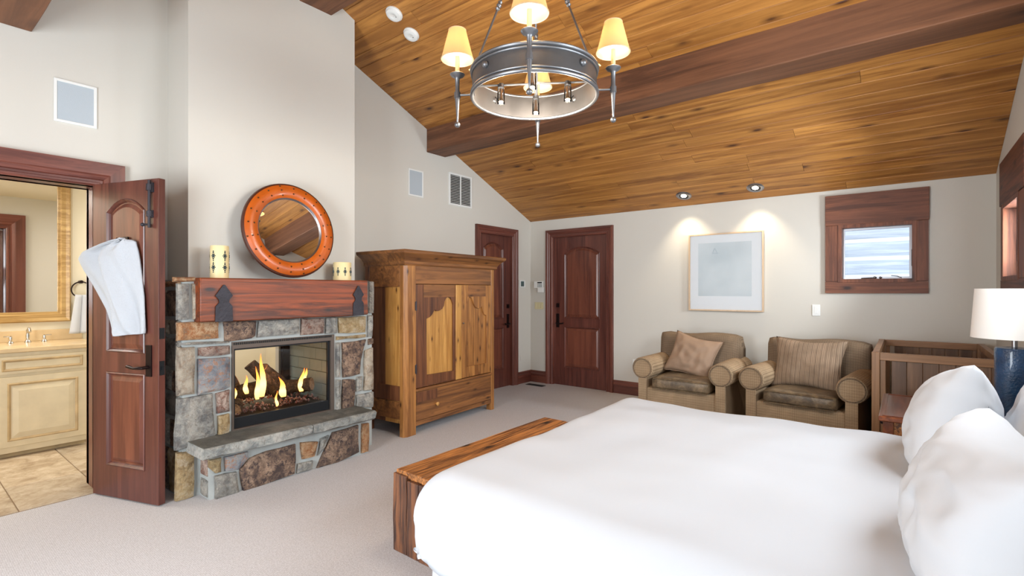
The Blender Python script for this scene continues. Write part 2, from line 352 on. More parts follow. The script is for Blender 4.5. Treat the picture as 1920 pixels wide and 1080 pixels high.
STONES_BODY = [('o',[(1.183,1.459),(1.319,1.462),(1.319,1.425),(1.183,1.42)]),('g',[(1.203,1.417),(1.281,1.417),(1.278,1.173),(1.203,1.173)]),('t',[(1.29,1.418),(1.345,1.418),(1.351,1.17),(1.297,1.172)]),('o',[(1.203,1.163),(1.46,1.157),(1.46,1.035),(1.203,1.037)]),('b',[(1.481,1.16),(1.712,1.149),(1.705,1.037),(1.674,1.018),(1.526,1.007),(1.491,1.014)]),('g',[(1.724,1.152),(2.042,1.15),(2.033,1.026),(1.712,1.021)]),('p',[(2.051,1.154),(2.251,1.149),(2.247,1.015),(2.046,1.013)]),('g',[(2.261,1.149),(2.363,1.149),(2.368,1.007),(2.256,1.01)]),('y',[(2.375,1.148),(2.65,1.146),(2.644,0.998),(2.38,1.009)]),('g',[(2.663,1.155),(2.725,1.153),(2.719,0.955),(2.663,0.954)]),('y',[(2.358,0.99),(2.65,0.988),(2.65,0.955),(2.358,0.95)]),('g',[(2.674,1.45),(2.73,1.45),(2.73,1.162),(2.674,1.164)]),('g',[(2.355,0.937),(2.4,0.938),(2.398,0.64),(2.355,0.646)]),('g',[(2.355,0.633),(2.408,0.625),(2.403,0.368),(2.355,0.368)]),('b',[(2.41,0.935),(2.655,0.945),(2.622,0.855),(2.6,0.765),(2.59,0.642),(2.42,0.633)]),('t',[(2.633,0.845),(2.725,0.869),(2.728,0.486),(2.622,0.493)]),('g',[(2.552,0.628),(2.611,0.629),(2.611,0.495),(2.547,0.492)]),('b',[(2.418,0.624),(2.542,0.607),(2.531,0.366),(2.408,0.369)]),('g',[(2.547,0.473),(2.73,0.476),(2.725,0.331),(2.544,0.355)]),('b',[(2.672,0.944),(2.725,0.95),(2.725,0.893),(2.672,0.883)]),('g',[(1.204,1.028),(1.526,1.017),(1.53,0.998),(1.319,1.001),(1.204,1.018)]),('t',[(1.206,1.007),(1.313,0.998),(1.313,0.676),(1.203,0.677)]),('p',[(1.328,0.99),(1.533,0.988),(1.533,0.919),(1.377,0.917),(1.328,0.929)]),('l',[(1.325,0.915),(1.533,0.908),(1.53,0.692),(1.491,0.676),(1.322,0.664)]),('g',[(1.204,0.666),(1.423,0.672),(1.44,0.378),(1.303,0.338),(1.191,0.328)]),('p',[(1.435,0.667),(1.531,0.681),(1.531,0.521),(1.443,0.519)]),('y',[(1.447,0.511),(1.53,0.514),(1.526,0.362),(1.447,0.361)]),('y',[(1.201,0.318),(1.309,0.312),(1.306,0.001),(1.194,-0.0)])]
STONES_BASE = [('g',[(1.369,0.155),(1.515,0.145),(1.533,-0.008),(1.372,-0.006)]),('y',[(1.337,0.269),(1.419,0.266),(1.416,0.166),(1.377,0.164),(1.337,0.213)]),('l',[(1.428,0.266),(1.589,0.264),(1.592,0.219),(1.519,0.148),(1.434,0.161)]),('b',[(1.596,0.214),(1.713,0.233),(1.93,0.233),(1.922,0.006),(1.713,-0.002),(1.55,-0.007),(1.526,0.153)]),('o',[(1.96,0.234),(2.111,0.207),(2.08,0.095),(1.976,0.098)]),('g',[(1.939,0.081),(2.071,0.073),(2.062,0.002),(1.93,0.004)]),('g',[(2.124,0.224),(2.206,0.238),(2.169,0.147),(2.097,0.083)]),('b',[(2.229,0.25),(2.47,0.261),(2.475,0.028),(2.272,-0.006),(2.089,-0.003)]),('o',[(2.501,0.261),(2.574,0.254),(2.569,0.008),(2.495,0.009)])]
# ------------------------------------------------------------------ the setting
XL, XA, XR, YB, YN = -4.45, -4.35, 0.625, 6.11, -1.47
SL, ZW, YR = 0.42, 2.396, 2.32
def ceil_z(y): return ZW + SL*((YB-y) if y > YR else (y-YN))
T = .15
# floor
struct('floor', MB().box(-4.6, XR+T, YN-T, YB+T, -.1, 0), M['carpet'])
fb = struct('floor_bathroom', MB().box(-6.45, -4.30, -0.75, .94, -.05, .003).box(-6.45, -4.56, .94, 3.1, -.05, .003), M['grout'])
TW, TL = .405, .62
tm = {}
for j in range(-3, 4):
    y0 = .547 + j*TW + .003; y1 = y0 + TW - .006
    k = 0; x1 = -4.302 if y1 < .96 else -4.562
    x1 += 0
    while x1 > -6.35:
        w = .6 if k else (.33 if j % 2 else .55)
        x0 = max(x1 - w + .006, -6.35)
        mb = MB(); c = ((x0+x1)/2, (y0+y1)/2); hx, hy = (x1-x0)/2, (y1-y0)/2
        mb.rings([[(-hx,-hy,0),(hx,-hy,0),(hx,hy,0),(-hx,hy,0)], [(-hx,-hy,.003),(hx,-hy,.003),(hx,hy,.003),(-hx,hy,.003)], [(-hx+.004,-hy+.004,.006),(hx-.004,-hy+.004,.006),(hx-.004,hy-.004,.006),(-hx+.004,hy-.004,.006)]])
        o = build('tile', mb, M['tile'], fb, local=True); o.location = (c[0], c[1], .003)
        x1 = x0 - .006; k += 1
# walls
gA = [(YN, 0), (1.40, 0), (1.40, ceil_z(1.40)), (YN, ceil_z(YN))]
DO = (-.36, .935, 2.09)      # double doorway to the bathroom
hole = [(DO[0], 0.0), (DO[1], 0.0), (DO[1], DO[2]), (DO[0], DO[2])]
wA = MB().prism([[(YN-T,0),(DO[0],0),(DO[0],DO[2]),(DO[1],DO[2]),(DO[1],0),(1.40,0),(1.40,ceil_z(1.40)+.05),(YN-T,ceil_z(YN)+.0)]], -.20, 0, yz(XA))
D1 = (4.965, 5.663, 2.145)
wA.prism([[(1.40,0),(D1[0],0),(D1[0],D1[2]),(D1[1],D1[2]),(D1[1],0),(YB+T,0),(YB+T,ZW),(YR,ceil_z(YR)+.05),(1.40,ceil_z(1.40)+.05)],
          [(1.62,.385),(2.27,.385),(2.27,.985),(1.62,.985)]], -.10, 0, yz(XL))
struct('wall_left', wA, M['wall'])
D2 = (-4.060, -3.172, 2.145)
W1 = (-.548, .078, 1.448, 2.03)
wB = MB().prism([[(XL-T,0),(D2[0],0),(D2[0],D2[2]),(D2[1],D2[2]),(D2[1],0),(XR+T,0),(XR+T,ZW+.02),(XL-T,ZW+.02)],
                 [(W1[0],W1[2]),(W1[1],W1[2]),(W1[1],W1[3]),(W1[0],W1[3])]], -.16, 0, xz(YB))
struct('wall_back', wB, M['wall'])
W2 = (4.72, 5.41, 1.44, 2.03)
gR = [(YN-T,0),(YB+T,0),(YB+T,ZW),(YR,ceil_z(YR)+.05),(YN-T,ZW)]
wR = MB().prism([gR, [(W2[0],W2[2]),(W2[1],W2[2]),(W2[1],W2[3]),(W2[0],W2[3])],
    [(-.7,1.05),(.7,1.05),(.7,2.25),(-.7,2.25)], [(1.8,1.55),(3.4,1.55),(3.4,2.55),(1.8,2.55)]], 0, .16, yz(XR))
struct('wall_right', wR, M['wall'])
struct('wall_near', MB().prism([[(XL-T,0),(XR+T,0),(XR+T,ZW+.02),(XL-T,ZW+.02)],[(-2.67,.3),(-1.17,.3),(-1.17,2.3),(-2.67,2.3)]], 0, T, lambda a, b, d: (a, YN-d, b)), M['wall'])
def wframe(name, a0, a1, b0, b1, fn, m):
    r = lambda o, i: [[(a0-o,b0-o),(a1+o,b0-o),(a1+o,b1+o),(a0-o,b1+o)],[(a0+i,b0+i),(a1-i,b0+i),(a1-i,b1-i),(a0+i,b1-i)]]
    struct(name, MB().prism(r(.12, .02), -.03, .03, fn), M[m], bevel=.004)
wframe('unseen_window_3', -2.67, -1.17, .3, 2.3, lambda a, b, d: (a, YN+d, b), 'cedar_x')  # frame of the assumed, unseen window around the near light
wframe('added_window_4', -.7, .7, 1.05, 2.25, lambda a, b, d: (XR-d, a, b), 'cedar_y')  # added opening, holds the side fill light
wframe('added_window_5', 1.8, 3.4, 1.55, 2.55, lambda a, b, d: (XR-d, a, b), 'cedar_y')  # added opening, the bed fill light stands in for its pane
struct('wall_chimney', MB().prism([[(1.353,1.40),(2.70,1.40),(2.70,ceil_z(2.70)+.02),(YR,ceil_z(YR)+.02),(1.353,ceil_z(1.353)+.02)]], -.5, 0, yz(-3.95)), M['wall'])
# bathroom shell
bs = MB().box(-6.45,-6.35,-.8,3.1,0,2.5).box(-6.45,-4.55,-.85,-.75,0,2.5).box(-6.45,-4.55,3.05,3.15,0,2.5).box(-6.45,-4.55,-.85,3.15,2.45,2.55)
struct('wall_bathroom', bs, M['bathwall'])
# ceiling with its boards
cb = MB()
cb.add([(XL-T,YB+T,ZW-SL*T+.02),(XR+T,YB+T,ZW-SL*T+.02),(XR+T,YR,ceil_z(YR)+.02),(XL-T,YR,ceil_z(YR)+.02),(XL-T,YN-T,ZW-SL*T+.02),(XR+T,YN-T,ZW-SL*T+.02),
        (XL-T,YB+T,ZW+.2),(XR+T,YB+T,ZW+.2),(XR+T,YR,ceil_z(YR)+.3),(XL-T,YR,ceil_z(YR)+.3),(XL-T,YN-T,ZW+.2),(XR+T,YN-T,ZW+.2)],
       [(0,1,2,3),(3,2,5,4),(6,9,8,7),(9,10,11,8),(0,3,9,6),(3,4,10,9),(1,7,8,2),(2,8,11,5),(0,6,7,1),(4,5,11,10)])
ceiling = struct('ceiling', cb, M['ceiling_back'])
al = math.atan(SL); PW = .136
parts_sets = [[1.9,1.45,1.725],[2.4,1.25,1.425],[1.1,2.1,1.875],[1.6,2.2,1.275],[2.7,2.375],[.9,1.9,2.275],[2.05,3.025]]
pm = {}
def plank_mesh(L):
    if L not in pm:
        h = L/2-.0012; w = PW/2-.0008
        mb = MB().rings([[(sx*h,-w,.014),(sx*h,-w,.004),(sx*h,-w+.0035,0),(sx*h,w-.0035,0),(sx*h,w,.004),(sx*h,w,.014)] for sx in (-1, 1)])
        me = bpy.data.meshes.new('plank'); me.from_pydata([tuple(v) for v in mb.v], [], mb.f); me.materials.append(M['pine'])
        bm = bmesh.new(); bm.from_mesh(me); bmesh.ops.recalc_face_normals(bm, faces=bm.faces); bm.to_mesh(me); bm.free(); pm[L] = me
    return pm[L]
rows = int((YB-YR)/math.cos(al)/PW)+1
last = None
for side in (0, 1):
    for r in range(rows):
        t = (r+.5)*PW
        y = YB - t*math.cos(al) if side == 0 else YN + t*math.cos(al)
        if (side == 0 and y < YR-.04) or (side == 1 and y > YR+.04): continue
        z = ZW + t*math.sin(al)
        ps = random.choice([p for p in parts_sets if p is not last]); last = ps
        ps = ps[:] if random.random() < .5 else ps[::-1]
        x = XL
        for L in ps:
            o = bpy.data.objects.new('plank', plank_mesh(L)); COL.objects.link(o); o.parent = ceiling
            o.location = (x+L/2, y, z-.0); o.rotation_euler = (-al if side == 0 else al, 0, 0)
            x += L
# beams
def beam(y0, y1, z0, x0=XL, x1=XR):
    mb = MB(); n = 24; R = []
    zt0, zt1 = ceil_z(y0)+.02, ceil_z(y1)+.02
    if y0 < YR < y1: zt0 = zt1 = ceil_z(YR)
    for i in range(n+1):
        x = x0+(x1-x0)*i/n; j = lambda k: .006*noise.noise(Vector((x*2.2, k*7.1, y0)))
        R.append([(x, y0+j(1), z0+j(2)), (x, y1+j(3), z0+j(4)), (x, y1+j(3), zt1), (x, y0+j(1), zt0)])
    return struct('ceiling_beam', mb.rings(R), M['beam'], bevel=.008)
beam(4.025, 4.33, 2.998)
beam(2.17, 2.47, 3.77)
beam(.31, .613, 3.0, XA)
# baseboards
def base_prof(a0, a1, fn, axis, name):
    prof = [(0,0),(.018,0),(.018,.10),(.024,.104),(.024,.125),(.014,.14),(.012,.16),(.004,.172),(0,.172)]
    return struct(name, MB().rings([[fn(a, z, d) for d, z in prof] for a in (a0, a1)]), M['trim_x' if axis == 'X' else 'trim_y'])
base_prof(XL, -4.159, xz(YB), 'X', 'baseboard_back'); base_prof(-3.073, XR, xz(YB), 'X', 'baseboard_back_long')
base_prof(5.755, YB, yz(XL), 'Y', 'baseboard_left'); base_prof(2.74, 4.873, yz(XL), 'Y', 'baseboard_left_long')
base_prof(YN, YB, lambda a, b, d: (XR-d, a, b), 'Y', 'baseboard_right')

def casing(parent, s0, s1, zt, fn, w=.096, mats=('trim_z', 'trim_y')):
    prof = [(-.012,-.05),(-.012,.012),(0,.02),(.012,.02),(.016,.012),(.03,.012),(.036,.02),(.06,.028),(.068,.036),(w,.036),(w,0),(w,-.05)]
    def seg(pts, nm, m):
        build(nm, MB().rings([[fn(*p(wd, d)) for wd, d in prof] for p in pts]), m, parent)
    L0 = lambda wd, d: (s0-wd, 0.0, d); L1 = lambda wd, d: (s0-wd, zt+wd, d); R1 = lambda wd, d: (s1+wd, zt+wd, d); R0 = lambda wd, d: (s1+wd, 0.0, d)
    seg((L0, L1), 'casing', M[mats[0]]); seg((L1, R1), 'casing', M[mats[1]]); seg((R1, R0), 'casing', M[mats[0]])
def arch_loop(a0, a1, z0, z1, rise, n=10):
    L = [(a0, z0), (a1, z0)]
    for i in range(n+1):
        t = i/n; L.append((a1+(a0-a1)*t, z1 + rise*(1-(2*t-1)**2)))
    return L
def door_leaf(parent, s0, s1, z0, z1, pL, pR, up, low, fn, thick=.04, local=False, back=True):
    up_l = arch_loop(pL, pR, up[0], up[1], up[2]); lo_l = [(pL, low[0]), (pR, low[0]), (pR, low[1]), (pL, low[1])]
    fr = build('door_frame', MB().prism([[(s0,z0),(s1,z0),(s1,z1),(s0,z1)], up_l, lo_l], -thick, 0, fn), M['door'], parent, local=local, bevel=.002, segs=1)
    for lp in (up_l, lo_l):
        o1 = offset(lp, .016); o2 = offset(lp, .03); o3 = offset(lp, .055)
        mo = MB().rings([[fn(a,b,0.002) for a,b in lp], [fn(a,b,.006) for a,b in offset(lp,.006)], [fn(a,b,-.004) for a,b in o1], [fn(a,b,-.014) for a,b in offset(lp,.022)]], False, False)
        build('panel_molding', mo, M['door'], parent, local=local)
        pn = MB().rings([[fn(a,b,-thick+.004) for a,b in lp], [fn(a,b,-.014) for a,b in offset(lp,.004)], [fn(a,b,-.014) for a,b in o2], [fn(a,b,-.004) for a,b in o3]])
        build('raised_panel', pn, M['door_panel'], parent, local=local)
    return fr
def lever(parent, s, z, fn, dirn=1, local=False, mat='rubbed', deadbolt=None):
    e = build('escutcheon', MB().prism([[(s-.024,z-.10),(s+.024,z-.10),(s+.024,z+.10),(s-.024,z+.10)]], 0, .009, fn), M[mat], parent, local=local, bevel=.002)
    pts = [fn(s, z-.04, .0), fn(s, z-.04, .05), fn(s+dirn*.02, z-.04, .058), fn(s+dirn*.06, z-.044, .058), fn(s+dirn*.105, z-.037, .056), fn(s+dirn*.125, z-.034, .055)]
    build('lever_handle', MB().tube(pts, [.011,.010,.010,.008,.011,.010], 10), M[mat], parent, True, local=local)
    if deadbolt:
        build('deadbolt', MB().prism([[(s-.025,deadbolt-.03),(s+.025,deadbolt-.03),(s+.025,deadbolt+.03),(s-.025,deadbolt+.03)]], 0, .008, fn)
              .cyl(fn(s, deadbolt, .008), fn(s, deadbolt, .022), .014), M[mat], parent, local=local)
# door beside the armoire
d1 = thing('door_1', 'dark red wood door with arched panel in the left wall behind the armoire', None, (XL, (D1[0]+D1[1])/2, 0), kind='structure')
door_leaf(d1, D1[0]+.003, D1[1]-.003, .001, D1[2]-.003, 5.075, 5.50, (.97, 1.95, .085), (.26, .84), yz(XL-.035))
casing(d1, D1[0], D1[1], D1[2], yz(XL)); lever(d1, 5.60, .93, yz(XL-.035), -1, deadbolt=1.14)
# door in the far wall
d2 = thing('door_2', 'dark red wood door with arched panel in the far wall left of the armchairs', None, ((D2[0]+D2[1])/2, YB, 0), kind='structure')
door_leaf(d2, D2[0]+.003, D2[1]-.003, .001, D2[2]-.003, -3.875, -3.305, (.97, 1.885, .10), (.26, .845), xz(YB+.035))
casing(d2, D2[0], D2[1], D2[2], xz(YB), mats=('trim_z', 'trim_x')); lever(d2, -3.985, .93, xz(YB+.035), 1, deadbolt=1.15)
for z in (.33, 1.12, 1.85):
    build('hinge', MB().cyl((D2[1]-.004, YB+.028, z-.05), (D2[1]-.004, YB+.028, z+.05), .008, n=8), M['rubbed'], d2)
# open door leaf of the bathroom doorway
d3 = thing('door_3', 'open mahogany door leaf with arched panel and white towel hanging on its hook', None, (-4.287, .901, 0), math.radians(19.32), kind='structure')
lf = lambda a, b, d: (a, -d, b)
door_leaf(d3, 0, .614, .008, 2.078, .135, .492, (.965, 1.885, .08), (.215, .83), lf, .044, local=True)
lever(d3, .535, .92, lf, -1, local=True)
build('surface_bolt', MB().cyl((.556,-.018,1.765),(.556,-.018,2.065),.0085,n=10).box(.536,.576,-.014,0,1.99,2.05).cyl((.556,-.018,2.0),(.556,-.018,2.04),.017,n=12)
      .box(.54,.572,-.014,0,1.83,1.875).cyl((.556,-.018,1.835),(.556,-.018,1.87),.016,n=12).cyl((.556,-.018,1.785),(.515,-.026,1.785),.006,n=8).sphere((.510,-.027,1.785),.012), M['iron'], d3, True, local=True)
build('latch_plate', MB().box(.6135,.6165,.006,.038,.83,.92).box(.6165,.628,.014,.03,.865,.885), M['black'], d3, local=True)
build('latch_plate', MB().box(.6135,.6165,.006,.038,1.06,1.13), M['black'], d3, local=True)
build('lever_handle', MB().tube([(.535,.044,.88),(.535,.09,.88),(.50,.098,.88),(.43,.098,.876)],[.011,.01,.009,.009],8), M['black'], d3, True, local=True)
build('towel_hook', MB().box(.30,.345,-.008,0,1.655,1.715).tube([(.322,-.006,1.69),(.322,-.04,1.685),(.31,-.055,1.70)],[.009,.008,.009],8), M['rubbed'], d3, True, local=True)
d4 = thing('trim_1', 'red wood casing around the bathroom doorway', None, (XA, .3, 0), kind='structure')
casing(d4, DO[0], DO[1], DO[2], yz(XA), .15)
casing(d4, DO[0], DO[1], DO[2], lambda a, b, d: (XA-.20-d, a, b), .15)
build('jamb', MB().box(XA-.2, XA+.0, DO[1]-.012, DO[1]+.002, 0, DO[2]).box(XA-.2, XA, DO[0], DO[1], DO[2]-.012, DO[2]+.002), M['trim_z'], d4)

# windows
def window(name, label, s0, s1, z0, z1, outer, fn, mats, loc, flip=1):
    o0, o1, oz0, oz1, hb = outer
    t = thing(name, label, None, loc, kind='structure')
    build('header_board', MB().prism([[(o0,hb),(o1+.006,hb),(o1+.006,oz1),(o0,oz1)]], 0, .042, fn), M[mats[0]], t, bevel=.004)
    build('side_board', MB().prism([[(o0,oz0+.12),(s0,oz0+.12),(s0,hb),(o0,hb)]], 0, .034, fn), M[mats[1]], t, bevel=.003)
    build('side_board', MB().prism([[(s1,oz0+.12),(o1,oz0+.12),(o1,hb),(s1,hb)]], 0, .034, fn), M[mats[1]], t, bevel=.003)
    build('sill_board', MB().prism([[(o0,oz0),(o1,oz0),(o1,oz0+.118),(o0,oz0+.118)]], 0, .036, fn), M[mats[0]], t, bevel=.003)
    def ring(a0,a1,b0,b1,w): return [[(a0-.002,b0-.002),(a1+.002,b0-.002),(a1+.002,b1+.002),(a0-.002,b1+.002)],[(a0+w,b0+w),(a1-w,b0+w),(a1-w,b1-w),(a0+w,b1-w)]]
    build('window_jamb', MB().prism(ring(s0,s1,z0,z1,.034), -.12, .040, fn), M[mats[1]], t, bevel=.002)
    i0,i1,j0,j1 = s0+.034, s1-.034, z0+.034, z1-.034
    sash = build('sash', MB().prism(ring(i0,i1,j0,j1,.02), -.075, -.045, fn), M['nickel'], t, bevel=.002)
    build('pane', MB().prism([[(i0+.018,j0+.018),(i1-.018,j0+.018),(i1-.018,j1-.018),(i0+.018,j1-.018)]], -.064, -.058, fn), M['glass'], sash)
    mid = (i0+i1)/2
    build('crank', MB().tube([fn(mid-.12,j0+.006,-.03),fn(mid-.05,j0+.008,-.02),fn(mid-.01,j0+.01,-.02)],.006,8).sphere(fn(mid-.01,j0+.012,-.022),.014).sphere(fn(mid+.035,j0+.012,-.022),.012)
          .tube([fn(mid+.12,j0+.03,-.035),fn(mid+.17,j0+.025,-.03),fn(mid+.2,j0+.006,-.03)],.004,6), M['nickel'], t, True)
    build('window_latch', MB().prism([[(i1-.004,j0+.12),(i1+.012,j0+.12),(i1+.012,j0+.28),(i1-.004,j0+.28)]], -.05, -.035, fn), M['rubbed'], t)
    return t
window('window_1', 'small square window in rough red cedar boards on the far wall', W1[0], W1[1], W1[2], W1[3], (-.658,.165,1.339,2.338,2.03), xz(YB), ('cedar_x','cedar_z'), (-.24,YB,1.34))
window('window_2', 'cedar framed window at the right edge behind the lamp', W2[0], W2[1], W2[2], W2[3], (4.50,5.53,1.33,2.37,2.03), lambda a, b, d: (XR-d, a, b), ('cedar_y','cedar_z'), (XR,5.06,1.33))
# log wall outside the small window
lw = thing('log_wall', 'pale weathered log wall seen through the small far window', 'wall', (-.3, 7.3, 0))
for k in range(16):
    z = .35+k*.215
    build('log', MB().cyl((-1.9,7.4,z),(1.5,7.4,z),.112,n=14), M['log_out'], lw, True)
build('chinking', MB().box(-1.9,1.5,7.33,7.46,.2,3.6), M['white_chink'], lw)
# ------------------------------------------------------------------ fireplace
fp = thing('stone_fireplace', 'stone fireplace with raised hearth, glass front and burning gas flames', 'fireplace', (-3.71, 1.95, 0))
FO = (1.545, 2.345, .345, 1.005)
core = MB().prism([[(1.24,0),(2.72,0),(2.72,1.44),(1.24,1.44)], [(FO[0],FO[2]),(FO[1],FO[2]),(FO[1],FO[3]),(FO[0],FO[3])]], -.10, -.012, yz(-3.71))
core.box(XL+.002, -3.80, 1.24, FO[0], 0, 1.44).box(XL+.002, -3.80, FO[1], 2.72, 0, 1.44).box(XL+.002,-3.80,FO[0],FO[1],1.005,1.44).box(XL+.002,-3.80,FO[0],FO[1],0,.345)
core.box(-3.74, -3.572, 1.345, 2.575, 0, .305)
build('mortar_core', core, M['mortar'], fp)
def add_stone(loop, fn, mat, proud=.022, seed=0):
    n = len(loop); area2 = sum(loop[i][0]*loop[(i+1)%n][1]-loop[(i+1)%n][0]*loop[i][1] for i in range(n))
    if area2 < 0: loop = loop[::-1]
    pts = []
    for i in range(n):      # densify long edges a little and make them uneven
        a = Vector(loop[i]); b = Vector(loop[(i+1)%n]); L = (b-a).length; m = 1 if L < .1 else (2 if L < .25 else 3)
        for k in range(m):
            p = a.lerp(b, k/m)
            if k: p += Vector((random.uniform(-.005,.005), random.uniform(-.005,.005)))
            pts.append(tuple(p))
    r0 = offset(pts, .003); r1 = offset(pts, .006); r2 = offset(pts, min(.022, .18*math.sqrt(abs(area2)/2)))
    c = (sum(p[0] for p in pts)/len(pts), sum(p[1] for p in pts)/len(pts))
    R = [[fn(a,b,-.02) for a,b in r0], [fn(a,b,proud*.5+random.uniform(-.003,.003)) for a,b in r1], [fn(a,b,proud+random.uniform(-.006,.006)) for a,b in r2]]
    mb = MB().rings(R, False, False); m = len(pts); base = len(mb.v)
    r3 = [(c[0]+(a-c[0])*.5, c[1]+(b-c[1])*.5) for a, b in r2]
    mb.add([fn(a,b,proud+random.uniform(-.005,.008)) for a,b in r3]+[fn(c[0],c[1],proud+.004)], [])
    for i in range(m):
        j = (i+1)%m; mb.f.append((2*m+i, 2*m+j, base+j, base+i)); mb.f.append((base+i, base+j, base+m))
    build('stone', mb, M[mat], fp, True)
for c, L in STONES_BODY: add_stone(L, yz(-3.71), c, .018)
for c, L in STONES_BASE: add_stone(L, yz(-3.56), c, .018)
left = lambda a, b, d: (a, 1.245-d, b)
zz = 0; sq = [('y',.31),('b',.2),('g',.17),('b',.16),('g',.22),('t',.12),('b',.2),('o',.06)]
for c, h in sq:
    xs = [-3.735, -3.735-random.uniform(.12,.3), -4.12, -4.34]
    for i in range(3): add_stone([(xs[i+1]+.006,zz+.006),(xs[i]-.004,zz+.006),(xs[i]-.004,zz+h-.006),(xs[i+1]+.006,zz+h-.006)], left, random.choice('gbtg') if i else c, .02)
    zz += h
zz = 0
for c, h in [('g',.13),('p',.15)]:
    add_stone([(-3.70,zz+.006),(-3.585,zz+.006),(-3.585,zz+h-.004),(-3.70,zz+h-.004)], lambda a, b, d: (a, 1.35-d, b), c, .018); zz += h+.008
right = lambda a, b, d: (a, 2.715+d, b); zz = 0
for c, h in [('g',.33),('b',.3),('t',.28),('g',.28),('y',.25)]:
    add_stone([(-3.98,zz+.006),(-3.735,zz+.006),(-3.735,zz+h-.006),(-3.98,zz+h-.006)], right, c, .014); zz += h
for y0, y1, c in [(1.25,1.30,'o'),(2.62,2.72,'g')]:
    add_stone([(-3.93,y0),(-3.73,y0),(-3.73,y1),(-3.93,y1)], lambda a, b, d: (a, b, 1.438+d), c, .014)
# hearth slabs
for y0, y1 in ((1.262, 1.985), (1.991, 2.545)):
    n = 8; R = []
    for i in range(n+1):
        y = y0+(y1-y0)*i/n; j = random.uniform(-.006,.006); k = random.uniform(-.008,.008)
        R.append([(-3.73,y,.375),(-3.43+k,y,.378),(-3.418+j,y,.368),(-3.424+k,y,.318+j),(-3.45,y,.305),(-3.73,y,.305)])
    h = build('hearth_slab', MB().rings(R), M['hearth_edge'], fp, True)
    build('slab_top', MB().rings([[(-3.725,y0+.002,.3755),(-3.436,y0+.002,.3785),(-3.436,y1-.002,.3785),(-3.725,y1-.002,.3755)],[(-3.725,y0+.002,.380),(-3.44,y0+.005,.3815),(-3.44,y1-.005,.3815),(-3.725,y1-.002,.380)]]), M['hearth'], h)
# metal surround, glass, grille
def ring2(a0,a1,b0,b1,wl,wr,wb,wt): return [[(a0,b0),(a1,b0),(a1,b1),(a0,b1)],[(a0+wl,b0+wb),(a1-wr,b0+wb),(a1-wr,b1-wt),(a0+wl,b1-wt)]]
sur = build('firebox_surround', MB().prism(ring2(FO[0],FO[1],.375,FO[3]-.0,.014,.03,.014,.05), -.03, .002, yz(-3.715)), M['bronze_frame'], fp, bevel=.002)
g = MB(); y = FO[0]+.01
while y < FO[1]-.03: g.box(-3.716,-3.708,y,y+.0075,.984,1.000); y += .0145
tag(build('louver_grille', g, M['dark'], sur), kind='stuff')
build('inner_frame', MB().prism(ring2(FO[0]+.014,FO[1]-.03,.389,.955,.016,.016,.075,.012), -.045, -.02, yz(-3.715)), M['black'], fp, bevel=.002)
build('glass_front', MB().box(-3.748,-3.745,FO[0]+.02,FO[1]-.036,.40,.95), M['glass'], fp)
# fire box of pale fire brick, open at the back towards the bathroom
fbx = build('firebox', MB().box(-4.46,-3.76,FO[0]-.02,FO[0],.36,1.0).box(-4.46,-3.76,FO[1],FO[1]+.02,.36,1.0).box(-4.46,-3.76,FO[0],FO[1],.36,.385).box(-4.46,-3.76,FO[0],FO[1],.985,1.0)
            .box(-4.46,-4.40,FO[0],1.62,.385,.985).box(-4.46,-4.40,2.27,FO[1],.385,.985), M['black'], fp)
bw, bh = .19, .098
for r in range(6):
    z0 = .388+r*bh
    for k in range(5):
        x1 = -3.78 - k*bw + (bw/2 if r % 2 else 0); x0 = x1-bw+.004; x1 = min(x1, -3.78); x0 = max(x0, -4.44)
        if x1-x0 < .02: continue
        for ys, ye in ((FO[0]-.001,FO[0]+.018),(FO[1]-.018,FO[1]+.001)):
            build('fire_brick', MB().box(x0,x1,ys,ye,z0+.002,z0+bh-.003), M['firebrick'], fp)
build('rear_frame', MB().prism(ring2(1.62,2.27,.385,.985,.02,.02,.02,.02), -.02, .01, yz(-4.43)), M['black'], fp)
# embers
e = MB()
for i in range(420):
    y = random.uniform(FO[0]+.05, FO[1]-.07); x = random.uniform(-4.22,-3.80); r = random.uniform(.007,.016); z = .468 + .03*random.random() + .03*(x < -3.95)
    c = Vector((x,y,z)); vs = [c+Vector(d)*r*random.uniform(.7,1.3) for d in ((1,0,0),(-1,0,0),(0,1,0),(0,-1,0),(0,0,1),(0,0,-1))]
    e.add(vs, [(0,2,4),(2,1,4),(1,3,4),(3,0,4),(2,0,5),(1,2,5),(3,1,5),(0,3,5)])
M['ember'] = stone('ember', [srgb(30,26,24), srgb(78,60,54), srgb(176,160,150), srgb(140,50,36)], .7, 4, .4)
tag(build('ember_bed', e, M['ember'], fp), kind='stuff')
build('burner_tray', MB().box(-4.26,-3.79,FO[0]+.03,FO[1]-.05,.385,.46), M['black'], fp)
M['bark'] = stone('charred_bark', [srgb(30,26,24), srgb(62,50,42), srgb(104,86,70), srgb(26,22,20)], .6, 2.5, 1.0)
M['logend'] = stone('log_end', [srgb(120,84,54), srgb(166,122,82), srgb(188,146,104), srgb(80,54,36)], .4, 3, .5)
